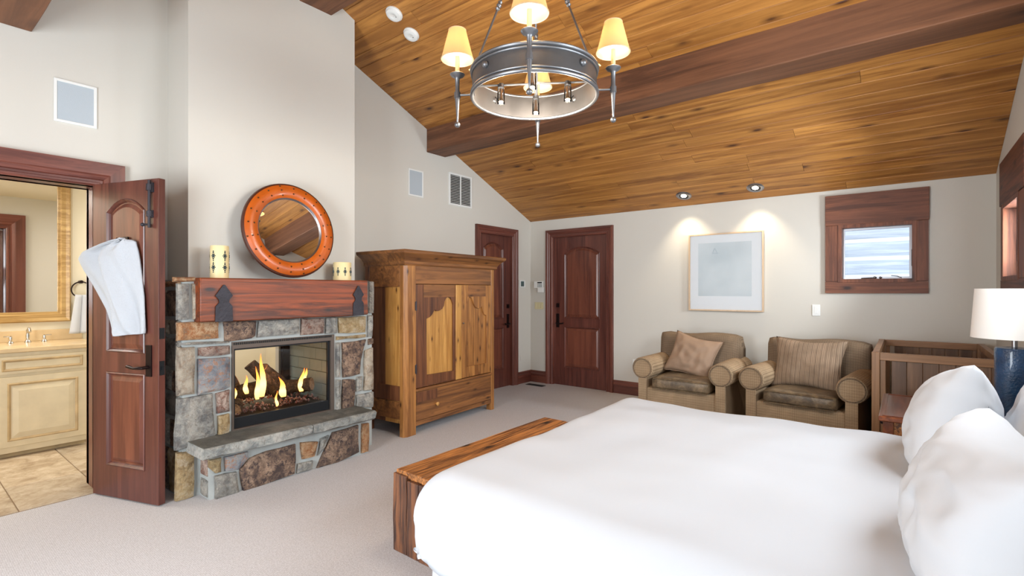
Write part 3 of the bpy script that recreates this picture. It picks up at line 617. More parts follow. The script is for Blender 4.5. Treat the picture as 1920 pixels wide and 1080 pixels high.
def gas_log(p0, p1, r, label, cut=False):
    p0 = Vector(p0); p1 = Vector(p1); n = 10; w = (p1-p0).normalized(); u = w.orthogonal().normalized(); v = w.cross(u); R = []
    for i in range(n+1):
        c = p0.lerp(p1, i/n)
        R.append([c+(u*math.cos(2*PI*k/14)+v*math.sin(2*PI*k/14))*r*(1+.16*noise.noise(Vector((i*.6,k*.9,r*90)))) for k in range(14)])
    t = thing('gas_log', label, 'log', tuple(p0), group='ceramic logs in the fireplace')
    build('bark', MB().rings(R), M['bark'], t, True)
    for end, s in ((R[-1], 1), (R[0], -1)):
        c = sum((Vector(q) for q in end), Vector())/14
        build('cut_end', MB().rings([[c+(q-c)*.93 for q in end],[c+(q-c)*.9+w*s*.004 for q in end]]), M['logend'], t)
gas_log((-3.93,1.66,.52),(-3.82,1.60,.50),.052,'short charred log with pale cut end at left front of the fire')
gas_log((-4.12,1.62,.55),(-4.05,2.0,.60),.06,'thick dark log lying across the back left of the fire')
gas_log((-4.0,2.04,.50),(-4.10,1.84,.78),.05,'charred log leaning up in the middle of the fire')
gas_log((-4.12,2.18,.52),(-4.08,1.93,.74),.05,'dark log leaning behind the right flame')
gas_log((-4.10,2.05,.56),(-3.88,2.24,.59),.055,'log with tan cut end at right of the fire')
gas_log((-4.16,1.60,.60),(-4.14,1.75,.66),.07,'rounded dark log at the back left corner of the fire')
def flame(y, z, h, w, x, bend=0):
    R = []; n = 12
    for i in range(n+1):
        t = i/n; r = w*(math.sin(PI*min(1, t*1.25+.22))**.9 if t < .5 else (1-t)**.85*1.35)*.5
        r = max(r, .0008); cy = y + bend*t*t + .006*math.sin(t*7+y*30)
        R.append([(x+.5*r*math.sin(2*PI*k/10), cy+r*math.cos(2*PI*k/10), z+h*t) for k in range(10)])
    build('flame', MB().rings(R), M['flame'], fp, 'all')
flame(1.622,.575,.105,.035,-3.86); flame(1.80,.54,.25,.04,-3.88,-.01); flame(1.845,.55,.33,.055,-3.90,-.01); flame(1.99,.53,.16,.06,-3.86,-.035)
flame(2.155,.54,.19,.05,-3.90,.03); flame(2.20,.60,.12,.045,-3.93,.03); flame(1.92,.47,.12,.025,-3.83); flame(1.745,.58,.14,.04,-3.95)
lp = bpy.data.lights.new('fire_light', 'POINT'); lp.energy = 0.7; lp.color = (1, .45, .15); lp.shadow_soft_size = .08
lo = bpy.data.objects.new('fire_light', lp); COL.objects.link(lo); lo.location = (-3.95, 1.95, .72); lo['kind'] = 'structure'
# mantel
mn = []
n = 20
for i in range(n+1):
    y = 1.309+(2.607-1.309)*i/n; j = lambda k: .006*noise.noise(Vector((y*4, k*5.3, 1)))
    mn.append([(-3.97,y,1.157+j(1)),(-3.615+j(2),y,1.157+j(3)),(-3.62+j(4),y,1.30+j(5)),(-3.62+j(6),y,1.452),(-3.97,y,1.452)])
mt = build('mantel_beam', MB().rings(mn), M['mantel'], fp, True, bevel=.008)
def strap(yc, w):
    L = [(-.5,0),(.5,0),(.47,.42),(.28,.52),(.30,.60),(.5,.70),(.05,1.0),(-.05,1.0),(-.5,.70),(-.30,.60),(-.28,.52),(-.47,.42)]
    s = build('iron_strap', MB().prism([[(yc+a*w, 1.158+b*.248) for a, b in L]], 0, .010, yz(-3.616)), M['iron'], mt, bevel=.002)
strap(1.452,.112); strap(2.505,.105)
for yc in (1.43,1.475,2.48,2.53): 
    pass
# candles
def candle(y, x, r, h, z0, label, cols, levels):
    t = thing('candle', label, 'candle', (x, y, z0))
    build('wax', MB().lathe([(.001,0),(r,0),(r,h*.97),(r*.95,h),(r*.80,h),(r*.76,h*.97),(.001,h*.965)], (x,y,z0), 32), M['candle'], t, True)
    for k in range(cols):
        a = 2*PI*k/cols - math.radians(60)
        for lv in levels:
            mb = MB()
            for da, dz, rr in [(0,.032,.005),(0,.022,.006),(-.12,.010,.004),(.12,.010,.004),(0,.008,.007),(-.2,0,.004),(.2,0,.004),(-.09,0,.005),(.09,0,.005),(0,-.006,.007),(-.12,-.010,.004),(.12,-.010,.004),(0,-.020,.006),(0,-.032,.005)]:
                aa = a+da*.063/r; mb.sphere((x+math.cos(aa)*(r+.001), y+math.sin(aa)*(r+.001), z0+lv+dz), rr, 6)
            build('bead_ornament', mb, M['bead'], t)
candle(1.49,-3.78,.058,.228,1.452,'tall cream candle with dark bead flowers at left end of the mantel',5,(.075,.155))
candle(2.475,-3.80,.074,.155,1.452,'short cream candle with dark bead flowers at right end of the mantel',8,(.075,))
# leather mirror
mr = thing('round_mirror', 'round mirror in studded orange leather frame leaning on the chimney above the mantel', 'mirror', (-3.77, 2.02, 1.455))
tilt = math.radians(6.6)
RM = .372; cx = Vector((-3.775-math.sin(tilt)*RM*.98, 2.02, 1.456+RM*math.cos(tilt)+.012))
nrm = Vector((math.cos(tilt), 0, math.sin(tilt))); uu = Vector((0,1,0)); vv = nrm.cross(uu)*-1
vv = Vector((-math.sin(tilt), 0, math.cos(tilt)))
def ringprof(prof, n=64): return [[cx + nrm*d + (uu*math.cos(2*PI*i/n)+vv*math.sin(2*PI*i/n))*r for i in range(n)] for r, d in prof]
build('leather_frame', MB().rings(ringprof([(RM-.008,.005),(RM-.012,.022),(RM-.04,.036),(.31,.040),(.275,.036),(.258,.022),(.256,.004)]), False, False), M['leather_o'], mr, True)
build('frame_edge', MB().rings(ringprof([(.26,-.012),(RM-.004,-.012),(RM+.002,.004),(RM-.002,.018),(RM-.014,.024)]), True, False), M['leather_d'], mr, True)
build('mirror_glass', MB().rings(ringprof([(.258,.002),(.258,.008)])), M['mirror'], mr)
build('inner_rim', MB().rings(ringprof([(.246,.008),(.249,.016),(.258,.022),(.261,.018)]), False, False), M['nickel'], mr, True)
sm = None
def stud(ang, r, d):
    global sm
    if sm is None:
        mb = MB().lathe([(.0065,0),(.0060,.003),(.0035,.0055),(.0005,.0065)], (0,0,0), 8); sm = bpy.data.meshes.new('stud'); sm.from_pydata([tuple(v) for v in mb.v], [], mb.f); sm.materials.append(M['stud']); sm.shade_smooth()
    p = cx + nrm*d + (uu*math.cos(ang)+vv*math.sin(ang))*r
    o = bpy.data.objects.new('stud', sm); COL.objects.link(o); o.parent = mr; o.location = p - Vector(mr.location); o.rotation_euler = (0, PI/2-tilt, 0)
for k in range(20):
    a = 2*PI*k/20 + .22
    for r, d in (((.335,.037),(.292,.038)) if k % 5 else ((.35,.031),(.315,.04),(.275,.036))): stud(a, r, d)

# ------------------------------------------------------------------ armoire
ar = thing('armoire', 'tall rustic pine armoire with two scalloped doors and a bottom drawer', 'armoire', (-3.643, 3.06, 0), math.atan2(.998, -.0626)-PI/2)
def B(x0,x1,y0,y1,z0,z1): return MB().box(x0,x1,y0,y1,z0,z1)
af = lambda a, b, d: (d, a, b)     # local: +X faces the room, Y runs along the front
AWd, AD = 1.372, -.56
def leg_post(y0, y1, name='corner_post'):
    pts = [(0,y0+.035),(0,y1),(-.07,y1),(-.07,y0),(-.02,y0)] if y0 < .5 else [(0,y0),(0,y1-.03),(-.02,y1),(-.07,y1),(-.07,y0)]
    return build(name, MB().prism([pts], 0, 1.605, lambda a, b, d: (a, b, d)), M['arm_z'], ar, local=True, bevel=.003)
leg_post(-.035, .107); leg_post(1.29, AWd)
build('corner_post', B(AD,AD+.06,-.035,.03,0,1.605), M['arm_dark'], ar, local=True, bevel=.003)
build('corner_post', B(AD,AD+.06,AWd-.06,AWd,0,1.605), M['arm_dark'], ar, local=True, bevel=.003)
build('frieze_board', B(-.03,-.004,.107,1.29,1.43,1.605), M['arm_y'], ar, local=True, bevel=.002)
def armoire_door(y0, y1, loop, name):
    d = build('cabinet_door', MB().prism([[(y0,.435),(y1,.435),(y1,1.426),(y0,1.426)], loop], -.026, -.002, af), M['arm_dark' if y0 < .5 else 'arm_z'], ar, local=True, bevel=.003, segs=1)
    build('top_rail', MB().prism([[(y0+.10,1.30),(y1-.10,1.30),(y1-.10,1.424),(y0+.10,1.424)]], -.002, .0005, af), M['arm_y'], d, local=True)
    a0 = min(p[0] for p in loop)-.02; a1 = max(p[0] for p in loop)+.02; m = a0+(a1-a0)*(.62 if y0 < .5 else .42)
    for u0, u1 in ((a0,m-.001),(m+.001,a1)):
        build('door_panel', MB().prism([[(u0,.50),(u1,.50),(u1,1.34),(u0,1.34)]], -.034, -.020, af), M['arm_panel' if y0 < .5 else 'arm_z'], d, local=True, bevel=.002, segs=1)
    return d
PL = [(.257,.545),(.648,.535),(.643,1.221),(.626,1.258),(.600,1.29),(.566,1.301),(.535,1.288),(.513,1.26),(.504,1.212),(.478,1.182),(.447,1.168),(.415,1.161),(.390,1.164),(.371,1.175),(.354,1.16),(.331,1.130),(.299,1.107),(.25,1.091)]
PRr = [(.854,.548),(1.209,.545),(1.213,1.081),(1.174,1.094),(1.150,1.12),(1.138,1.144),(1.123,1.189),(1.094,1.17),(1.068,1.166),(1.043,1.17),(1.015,1.182),(.99,1.205),(.97,1.245),(.95,1.277),(.917,1.297),(.89,1.285),(.877,1.255),(.854,1.222)]
ld = armoire_door(.110,.768,PL,'l'); rd = armoire_door(.774,1.287,PRr,'r')
build('center_stile', B(-.001,.010,.672,.762,.437,1.424), M['arm_panel'], ld, local=True, bevel=.004)
build('lower_rail', MB().prism([[(.258,.45),(.668,.45),(.668,.535),(.258,.545)]], -.002, .0008, af), M['arm_dark'], ld, local=True)
for z in (.62, 1.22):
    build('hinge', MB().cyl((.004,.107,z-.045),(.004,.107,z+.045),.006,n=8).box(-.001,.003,.095,.107,z-.04,z+.04), M['iron'], ar, local=True)
build('keyhole', MB().sphere((.012,.79,1.02),.009,8), M['nickel'], rd, local=True)
build('drawer_rail', B(-.02,.012,.105,1.292,.405,.43), M['arm_y'], ar, local=True, bevel=.005)
dr = build('drawer', B(-.03,-.001,.110,1.288,.125,.400), M['arm_y'], ar, local=True, bevel=.004)
build('dark_board', B(-.002,.001,.113,.40,.30,.395), M['arm_dark'], dr, local=True)
build('knob', MB().lathe([(.009,0),(.009,.012),(.018,.018),(.019,.026),(.010,.032),(.001,.033)], (-.001,.384,.245), 14, (1,0,0)), M['arm_panel'], dr, True, local=True)
build('bottom_rail', B(-.03,0,.107,1.29,.08,.122), M['arm_y'], ar, local=True, bevel=.004)
for y0, y1 in ((-.022,-.006),(AWd-.012,AWd-.002)):
    build('side_panel', B(AD+.06,-.28,y0,y1,.12,1.6), M['arm_dark'], ar, local=True); build('side_panel', B(-.278,-.05,y0,y1,.12,1.6), M['arm_panel'], ar, local=True)
    for z0, z1, mm in ((1.40,1.60,'arm_y'),(.33,.47,'arm_dark'),(.16,.325,'arm_y')):
        build('side_rail', B(AD+.06,-.07,y0-(.012 if y0 < 0 else 0),y1+.008,z0,z1), M[mm], ar, local=True, bevel=.003)
build('back_board', B(AD,AD+.02,.0,AWd-.03,.1,1.6), M['arm_dark'], ar, local=True); build('bottom_board', B(AD,-.04,0,AWd-.03,.12,.14), M['arm_dark'], ar, local=True)
cp = [(0,1.600),(.012,1.615),(.016,1.64),(.035,1.668),(.070,1.700),(.085,1.712),(.090,1.735),(.086,1.742)]
R = [[(o, -.035-o, z), (o, AWd+o*1.0, z), (AD-o*.3, AWd+o, z), (AD-o*.3, -.035-o, z)] for o, z in cp]
build('crown_molding', MB().rings(R), M['arm_y'], ar, local=True, smooth=False)

# ------------------------------------------------------------------ wall fittings
def plate(name, label, cat, fn, a0, a1, b0, b1, mat, d=.008, loc=None, group=None):
    t = thing(name, label, cat, fn((a0+a1)/2, b0, 0), group=group)
    build('cover_plate', MB().prism([[(a0,b0),(a1,b0),(a1,b1),(a0,b1)]], 0, d, fn), mat, t, bevel=.003); return t
def speaker(fn, a0, a1, b0, b1, label):
    t = thing('wall_speaker', label, 'speaker', fn((a0+a1)/2, b0, 0))
    build('frame', MB().prism([[(a0,b0),(a1,b0),(a1,b1),(a0,b1)],[(a0+.017,b0+.017),(a1-.017,b0+.017),(a1-.017,b1-.017),(a0+.017,b1-.017)]], 0, .010, fn), M['white'], t, bevel=.002)
    build('grille', MB().prism([[(a0+.016,b0+.016),(a1-.016,b0+.016),(a1-.016,b1-.016),(a0+.016,b1-.016)]], 0, .006, fn), M['grille'], t)
speaker(yz(XA), .714, .935, 2.47, 2.752, 'larger recessed wall speaker above the bathroom doorway')
speaker(yz(XL), 3.743, 3.967, 2.45, 2.758, 'smaller looking recessed wall speaker left of the air vent, above the armoire')
vt = thing('air_vent', 'white louvered return air vent high on the wall beside the sloped ceiling', 'vent', (XL, 4.59, 2.43))
build('frame', MB().prism([[(4.385,2.43),(4.80,2.43),(4.80,2.835),(4.385,2.835)],[(4.41,2.455),(4.585,2.455),(4.585,2.81),(4.41,2.81)],[(4.60,2.455),(4.775,2.455),(4.775,2.81),(4.60,2.81)]], 0, .012, yz(XL)), M['white'], vt, bevel=.002)
build('duct_back', MB().box(XL,XL+.002,4.40,4.79,2.44,2.82), M['dark'], vt)
s_ = MB()
for k in range(17):
    z = 2.465+k*.0205
    for a, b in ((4.41,4.585),(4.60,4.775)): s_.add([(XL+.003,a,z+.008),(XL+.011,a,z),(XL+.011,b,z),(XL+.003,b,z+.008),(XL+.003,a,z+.0095),(XL+.0115,a,z+.002),(XL+.0115,b,z+.002),(XL+.003,b,z+.0095)], [(0,1,2,3),(7,6,5,4),(1,5,6,2),(0,3,7,4)])
tag(build('louvers', s_, M['white'], vt), kind='stuff')
th = plate('thermostat', 'small white thermostat beside the door casing on the left wall', 'thermostat', yz(XL), 5.815, 5.95, 1.41, 1.515, M['white'], .02)
build('display', MB().prism([[(5.84,1.425),(5.915,1.425),(5.915,1.50),(5.84,1.50)]], .02, .022, yz(XL)), M['screen'], th)
kp = thing('alarm_keypad', 'white alarm keypad with small buttons on the far wall corner', 'keypad', (-4.29, YB, 1.35))
build('housing', MB().box(-4.37,-4.21,YB-.03,YB,1.40,1.50).box(-4.30,-4.195,YB-.035,YB,1.335,1.41), M['white'], kp, bevel=.004)
build('display', MB().box(-4.305,-4.225,YB-.032,YB-.03,1.472,1.49), M['dark'], kp)
kb = MB()
for i in range(4):
    for j in range(3): kb.box(-4.30+i*.021,-4.288+i*.021,YB-.0325,YB-.03,1.415+j*.017,1.425+j*.017)
tag(build('buttons', kb, M['screen'], kp), kind='stuff')
sw = plate('light_switch', 'triple ivory light switch below the alarm keypad', 'switch', xz(YB), -4.37, -4.215, 1.085, 1.19, M['ivory'])
for i in range(3): build('rocker', MB().box(-4.353+i*.045,-4.325+i*.045,YB-.012,YB-.006,1.105,1.17), M['ivory'], sw, bevel=.001)
sw = plate('light_switch', 'single white light switch below the small window', 'switch', xz(YB), -.778, -.705, 1.10, 1.218, M['white'])
build('rocker', MB().box(-.757,-.726,YB-.012,YB-.006,1.125,1.193), M['white'], sw, bevel=.001)
plate('wall_outlet', 'white outlet low on the left wall beside the door casing', 'outlet', yz(XL), 5.85, 5.92, .33, .44, M['wall'])
plate('wall_outlet', 'white outlet low on the far wall behind the left armchair', 'outlet', xz(YB), -2.80, -2.73, .36, .47, M['white'])
fv = thing('floor_vent', 'narrow dark floor register in the carpet in front of the corner', 'vent', (-4.15, 5.88, 0))
build('frame', MB().box(-4.34,-4.05,5.83,5.93,.0,.006), M['iron'], fv, bevel=.002)
s_ = MB()
for k in range(12): s_.box(-4.325+k*.0225,-4.316+k*.0225,5.845,5.915,.006,.0075)
tag(build('slots', s_, M['dark'], fv), kind='stuff')
# picture
pc = thing('framed_picture', 'large square picture with pale print in a thin light wood frame', 'picture', (-1.65, YB, 1.127))
build('frame', MB().prism([[(-2.065,1.127),(-1.24,1.127),(-1.24,2.033),(-2.065,2.033)],[(-2.05,1.142),(-1.255,1.142),(-1.255,2.018),(-2.05,2.018)]], 0, .038, xz(YB)), M['art_frame'], pc, bevel=.001)
build('mat_board', MB().prism([[(-2.052,1.14),(-1.253,1.14),(-1.253,2.02),(-2.052,2.02)]], .004, .018, xz(YB)), M['mat'], pc)
build('print', MB().prism([[(-1.955,1.30),(-1.365,1.30),(-1.365,1.925),(-1.955,1.925)]], .018, .019, xz(YB)), M['print'], pc)
M['pencil'] = plain('pencil_grey', srgb(176, 192, 202), .6)
build('small_figure', MB().tube([(-1.79,YB-.0195,1.80),(-1.775,YB-.0195,1.845),(-1.765,YB-.0195,1.86),(-1.755,YB-.0195,1.84),(-1.735,YB-.0195,1.80)],.003,6).tube([(-1.80,YB-.0195,1.80),(-1.72,YB-.0195,1.80)],.002,6), M['pencil'], pc)
pg = build('glazing', MB().box(-2.05,-1.255,YB-.026,YB-.024,1.142,2.018), M['picture_glass'], pc)

# ------------------------------------------------------------------ lights in the ceiling
def downlight(x, y, label, nm='recessed_light'):
    z = ceil_z(y); t = thing(nm, label, 'light', (x, y, z), group='recessed spotlights over the picture' if nm != 'smoke_detector' else None)
    n = Vector((0,-math.sin(al),-math.cos(al))); c = Vector((x,y,z))
    build('trim_ring', MB().lathe([(.052,.004),(.058,.010),(.080,.008),(.088,0)], c, 28, n), M['nickel'], t, True)
    build('reflector', MB().lathe([(.056,.006),(.045,.001),(.02,.0005),(.001,.0005)], c, 28, n), M['dark'], t, True)
    build('bulb', MB().lathe([(.032,.002),(.030,.006),(.02,.009),(.001,.010)], c, 20, n), M['spot_bulb'], t, True)
    l = bpy.data.lights.new('spot', 'SPOT'); l.energy = 15; l.color = (1, .84, .60); l.spot_size = math.radians(84); l.spot_blend = .75; l.shadow_soft_size = .03
    o = bpy.data.objects.new('spot_beam', l); COL.objects.link(o); o.location = c + n*.03; o.rotation_euler = (math.radians(8), 0, 0)
downlight(-2.063, 5.90, 'left one of two recessed ceiling spotlights above the picture')
downlight(-1.287, 5.906, 'right one of two recessed ceiling spotlights above the picture')
def detector(x, y, r, label):
    z = ceil_z(y); n = Vector((0,-math.sin(al),-math.cos(al))); c = Vector((x,y,z)); t = thing('smoke_detector', label, 'detector', (x,y,z))
    build('base', MB().lathe([(r,0),(r,.012),(r*.94,.016)], c, 32, n), M['white'], t, True)
    build('cover', MB().lathe([(r*.94,.016),(r*.85,.030),(r*.6,.036),(r*.35,.036),(r*.3,.033),(.001,.033)], c, 32, n), M['white'], t, True)
    build('led', MB().sphere(c+n*.036+Vector((.02,.015,-.006)), .004, 8), M['dark'], t)
detector(-3.51, 2.80, .075, 'upper left one of two white round detectors on the wood ceiling')
detector(-3.53, 3.01, .072, 'lower right one of two white round detectors on the wood ceiling')
# ------------------------------------------------------------------ chandelier
CX = Vector((-1.665, 2.32, 0)); RR = .352
ch = thing('chandelier', 'round pewter metal chandelier with parchment shades hanging from the ridge beam', 'chandelier', (CX.x, CX.y, 3.77))
view = math.atan2(-CX.y, -CX.x)       # direction towards the room's near side
A0 = view - math.radians(3)
def cp_(ang, r, z): return Vector((CX.x+math.cos(ang)*r, CX.y+math.sin(ang)*r, z))
Z0, Z1 = 2.462, 2.612
build('ring_band', MB().rings([[cp_(2*PI*i/72, r, z) for i in range(72)] for r, z in ((RR,Z0+.012),(RR,Z1-.012),(RR-.006,Z1-.012),(RR-.006,Z0+.012),(RR,Z0+.012))], False, False), M['chand_dark'], ch, True)
for z, rr in ((Z0+.006,.010),(Z0+.026,.006),(Z1-.006,.010),(Z1-.026,.006)):
    build('rim', MB().tube([cp_(2*PI*i/72, RR+.003, z) for i in range(72)], rr, 8, closed=True), M['chand'], ch, True)
for k in range(8):
    a = A0 + PI/8 + k*PI/4 + .0
    if k % 2 == 0: a = A0 + (k//2)*PI/2 + math.radians(48)
    else: continue
    build('rivet', MB().sphere(cp_(a, RR+.006, (Z0+Z1)/2+.01), .019, 14), M['chand'], ch, True)
    b = cp_(a, RR-.012, (Z0+Z1)/2+.01)
    build('clip', MB().tube([b+Vector((0,0,.02)), cp_(a, RR-.03, (Z0+Z1)/2+.01), b+Vector((0,0,-.02))], .003, 6), M['black'], ch, True)
sh0 = None
for k in range(4):
    a = A0 + k*PI/2; ra = RR+.092
    p = lambda z, r=ra: cp_(a, r, z)
    arm = build('candle_arm', MB().tube([cp_(a, RR-.01, 2.497), p(2.497)], .0065, 8), M['chand'], ch, True)
    ax = p(0)
    build('spindle', MB().lathe([(.001,2.333),(.005,2.338),(.006,2.37),(.010,2.43),(.014,2.478),(.018,2.480),(.018,2.512),(.013,2.514),(.012,2.535),(.013,2.59),(.018,2.598),(.036,2.606),(.043,2.616),(.040,2.620),(.018,2.610),(.001,2.610)], (ax.x,ax.y,0), 20), M['chand'], arm, True)
    build('finial_ball', MB().sphere(p(2.326), .0165, 16), M['chand'], arm, True)
    build('candle_sleeve', MB().lathe([(.0125,2.612),(.0125,2.722),(.008,2.724),(.001,2.724)], (ax.x,ax.y,0), 16), M['candle'], arm, True)
    build('bulb', MB().lathe([(.001,2.723),(.008,2.727),(.013,2.755),(.010,2.785),(.001,2.80)], (ax.x,ax.y,0), 12), M['bulb'], arm, True)
    build('lamp_shade', MB().lathe([(.0935,2.700),(.050,2.872)], (ax.x,ax.y,0), 36), M['shade'], arm, True)
    build('shade_trim', MB().tube([(ax.x+.0935*math.cos(2*PI*i/36), ax.y+.0935*math.sin(2*PI*i/36), 2.702) for i in range(36)], .0028, 6, closed=True), M['art_frame'], arm, True)
    build('top_trim', MB().tube([(ax.x+.050*math.cos(2*PI*i/36), ax.y+.050*math.sin(2*PI*i/36), 2.871) for i in range(36)], .002, 6, closed=True), M['art_frame'], arm, True)
    l = bpy.data.lights.new('bulb_light', 'POINT'); l.energy = 5; l.color = (1, .78, .48); l.shadow_soft_size = .014
    o = bpy.data.objects.new('bulb_light', l); COL.objects.link(o); o.location = p(2.79)
apex = Vector((CX.x, CX.y, 3.50))
for k, a in enumerate((A0+math.radians(57), A0-math.radians(57), A0+PI)):
    q = cp_(a, RR-.004, Z1); rod = build('hanging_rod', MB().tube([q, apex], .0058, 8), M['chand'], ch, True)
    kp_ = q.lerp(apex, .36); d = (apex-q).normalized()
    build('knuckle', MB().lathe([(.006,-.03),(.013,-.022),(.009,-.012),(.015,0),(.009,.012),(.013,.022),(.006,.03)], kp_, 12, d), M['chand'], rod, True)
for k in range(4):
    a = A0 + k*PI/2 + .02; b = cp_(a, RR, Z1+.004)
    build('scroll_hook', MB().tube([b, b+Vector((0,0,.02)), cp_(a, RR+.012, Z1+.032), cp_(a, RR+.022, Z1+.022)], .004, 6), M['candle'], ch, True)
build('canopy_stem', MB().tube([apex-Vector((0,0,.03)), (CX.x,CX.y,3.77)], .009, 8).lathe([(.065,3.77),(.065,3.755),(.03,3.74),(.010,3.735)], (CX.x,CX.y,0), 24), M['chand'], ch, True)
for k in range(2):
    a = A0 + k*PI/2
    build('cross_bar', MB().tube([cp_(a, RR-.006, 2.545), cp_(a+PI, RR-.006, 2.545)], .006, 8), M['chand'], ch, True)
for k in range(4):
    a = A0 + k*PI/2; c = cp_(a, .19, 0)
    sk = build('down_socket', MB().lathe([(.001,2.552),(.016,2.552),(.018,2.53),(.001,2.53)], (c.x,c.y,0), 14), M['chand'], ch, True)
    build('glass_shade', MB().lathe([(.018,2.55),(.021,2.50),(.022,2.44)], (c.x,c.y,0), 18), M['glass_tube'], sk, True)
    build('spot_bulb', MB().lathe([(.006,2.53),(.007,2.49),(.013,2.464),(.0155,2.450),(.001,2.449)], (c.x,c.y,0), 14), M['chrome'], sk, True)
    build('lit_face', MB().lathe([(.013,2.4495),(.008,2.443),(.001,2.441)], (c.x,c.y,0), 14), M['bulb'], sk, True)
    l = bpy.data.lights.new('down_light', 'POINT'); l.energy = 5; l.color = (1, .86, .68); l.shadow_soft_size = .012
    o = bpy.data.objects.new('down_light', l); COL.objects.link(o); o.location = (c.x, c.y, 2.425)

# ------------------------------------------------------------------ armchairs
def rbox(c, h, r, fn=None, n=6):
    """puffy rounded box as one closed mesh"""
    mb = MB(); pts = {}
    def P(x, y, z):
        q = [max(-h[i]+r, min(h[i]-r, v)) for i, v in enumerate((x,y,z))]
        d = Vector((x-q[0], y-q[1], z-q[2])); 
        if d.length > 1e-9: d = d.normalized()*r
        v = Vector(q)+d
        if fn: v = fn(v)
        return v+Vector(c)
    for ax in range(3):
        u, w = (ax+1)%3, (ax+2)%3
        for s in (-1, 1):
            nu = max(4, int(h[u]/.035)); nw = max(4, int(h[w]/.035))
            def f(a, b):
                co = [0,0,0]; co[ax] = s*h[ax]; co[u] = (a*2-1)*h[u]; co[w] = (b*2-1)*h[w]; return P(*co)
            mb.grid(nu, nw, f)
    return mb
def armchair(name, label, loc, rz, pillow=None):
    t = thing(name, label, 'armchair', loc, rz)
    # local: front faces -Y, centre of the front at the origin
    W2_ = .50; D = .90
    build('chair_base', rbox((0,.44,.20),(.43,.42,.145),.02), M['plaid'], t, 'all', local=True, merge=True)
    for s in (-1, 1):
        ac = s*.395
        R = []; rr = .115
        prof = []      # rolled arm section
        for i in range(23):
            th_ = math.radians(-62 + (304)*i/22); prof.append((math.sin(th_)*rr*-1, .545+math.cos(th_)*rr*-1))
        # mushroom outline: leg of the arm up to the roll and back
        out = [(-.048,.035)]
        for i in range(25):
            ang = math.radians(-90-24 - (312)*i/24)
            out.append((math.cos(ang)*rr, .545+math.sin(ang)*rr))
        out.append((.048,.035))
        rings = []
        for j, (y, sc) in enumerate(((.0,.93),(.012,1.0),(.4,1.0),(.80,.97),(.84,.9))):
            rings.append([(ac+s*(x)*sc + 0, y, .545+(z-.545)*sc if z > .4 else z) for x, z in out])
        a_ = build('arm', MB().rings(rings), M['plaid'], t, True, local=True)
        fc = [(ac+math.cos(2*PI*i/28)*(rr-.018), -.006, .545+math.sin(2*PI*i/28)*(rr-.018)) for i in range(28)]
        build('arm_piping', MB().tube(fc, .005, 6, closed=True), M['plaid_back'], a_, True, local=True)
    build('back_frame', rbox((0,.80,.47),(.43,.075,.34),.05), M['plaid_back'], t, 'all', local=True, merge=True)
    lean = lambda v: Vector((v.x*(1+.03*(v.z)), v.y+ .12*v.z + .03*(1-(v.x/.44)**2)*(1 if v.y < 0 else .2)*-1, v.z+.012*math.sin(v.x*9)))
    build('back_cushion', rbox((0,.665,.675),(.435,.105,.215),.05,lean), M['plaid_back'], t, 'all', local=True, merge=True)
    puff = lambda v: Vector((v.x, v.y, v.z + (.022*(1-(v.x/.36)**2)*(1-((v.y)/.36)**2) if v.z > 0 else 0)+.004*noise.noise(v*9)))
    sc_ = build('seat_cushion', rbox((0,.30,.405),(.292,.315,.058),.03,puff), M['leather'], t, 'all', local=True, merge=True)
    build('seat_piping', MB().tube([(-.28,-.012,.352),(.28,-.012,.352)],.006,6).tube([(-.27,-.012,.452),(.27,-.012,.452)],.005,6), M['leather'], sc_, True, local=True)
    for sx in (-1,1):
        for y in (.06,.80): build('foot', B(sx*.40-.03,sx*.40+.03,y-.03,y+.03,0,.06), M['arm_dark'], t, local=True)
    return t
armchair('armchair', 'left plaid armchair with worn brown leather seat beside the door', (-1.80, 5.02, 0), 0)
armchair('armchair', 'right plaid armchair with worn brown leather seat beside the wooden crib', (-.745, 5.0, 0), math.radians(-6))

def pillow_mesh(w, h, t, ears=.0, fold=.5, seed=0, n=28, power=.42):
    mb = MB()
    def P(u, v, s):
        a, b = 2*u-1, 2*v-1
        e = 1 - .17*(1-abs(a)**1.6)*(abs(b)**2)
        f = 1 - .13*(1-abs(b)**1.6)*(abs(a)**2)
        prof = max(0, (1-abs(a)**2.2)*(1-abs(b)**2.2))**power
        nz = noise.noise(Vector((a*1.7+seed, b*1.7, s*3)))*.16*fold + noise.noise(Vector((a*4+seed, b*4-seed, s)))*.10*fold
        # creases running in from the corners
        cr = sum(math.exp(-((abs(a)-abs(b)+q)**2)/.006)*((a*a+b*b)/2)**1.5 for q in (0, .22, -.22))*.10*fold
        rid = abs(noise.noise(Vector((a*2.3+seed*2, b*2.0+seed, s*5))))*.55*fold
        th = t/2*prof*(1.08+nz-cr-rid*.8)
        return Vector((a*w/2*f, s*th, b*h/2*e))
    for s in (-1, 1): mb.grid(n, n, lambda u, v: P(u, v, s))
    return mb
def cushion(name, label, cat, loc, rot, w, h, t, mat, group=None, seam=False, **k):
    mb = pillow_mesh(w, h, t, **k)
    o = build(name, mb, mat, None, 'all', local=True, merge=True); o.location = loc; o.rotation_euler = rot
    tag(o, label, cat, group); FR[o.name] = Matrix.Identity(4)
    if seam:
        pts = []
        for i in range(60):
            a = 2*PI*i/60; c_, s_ = math.cos(a), math.sin(a); m = max(abs(c_), abs(s_)); x, z = c_/m, s_/m
            e = 1 - .17*(1-abs(x)**1.6)*z*z; f = 1 - .13*(1-abs(z)**1.6)*x*x; pts.append((x*w/2*f, 0, z*h/2*e))
        build('piping', MB().tube(pts, .004, 6, closed=True), mat, o, True, local=True)
    return o
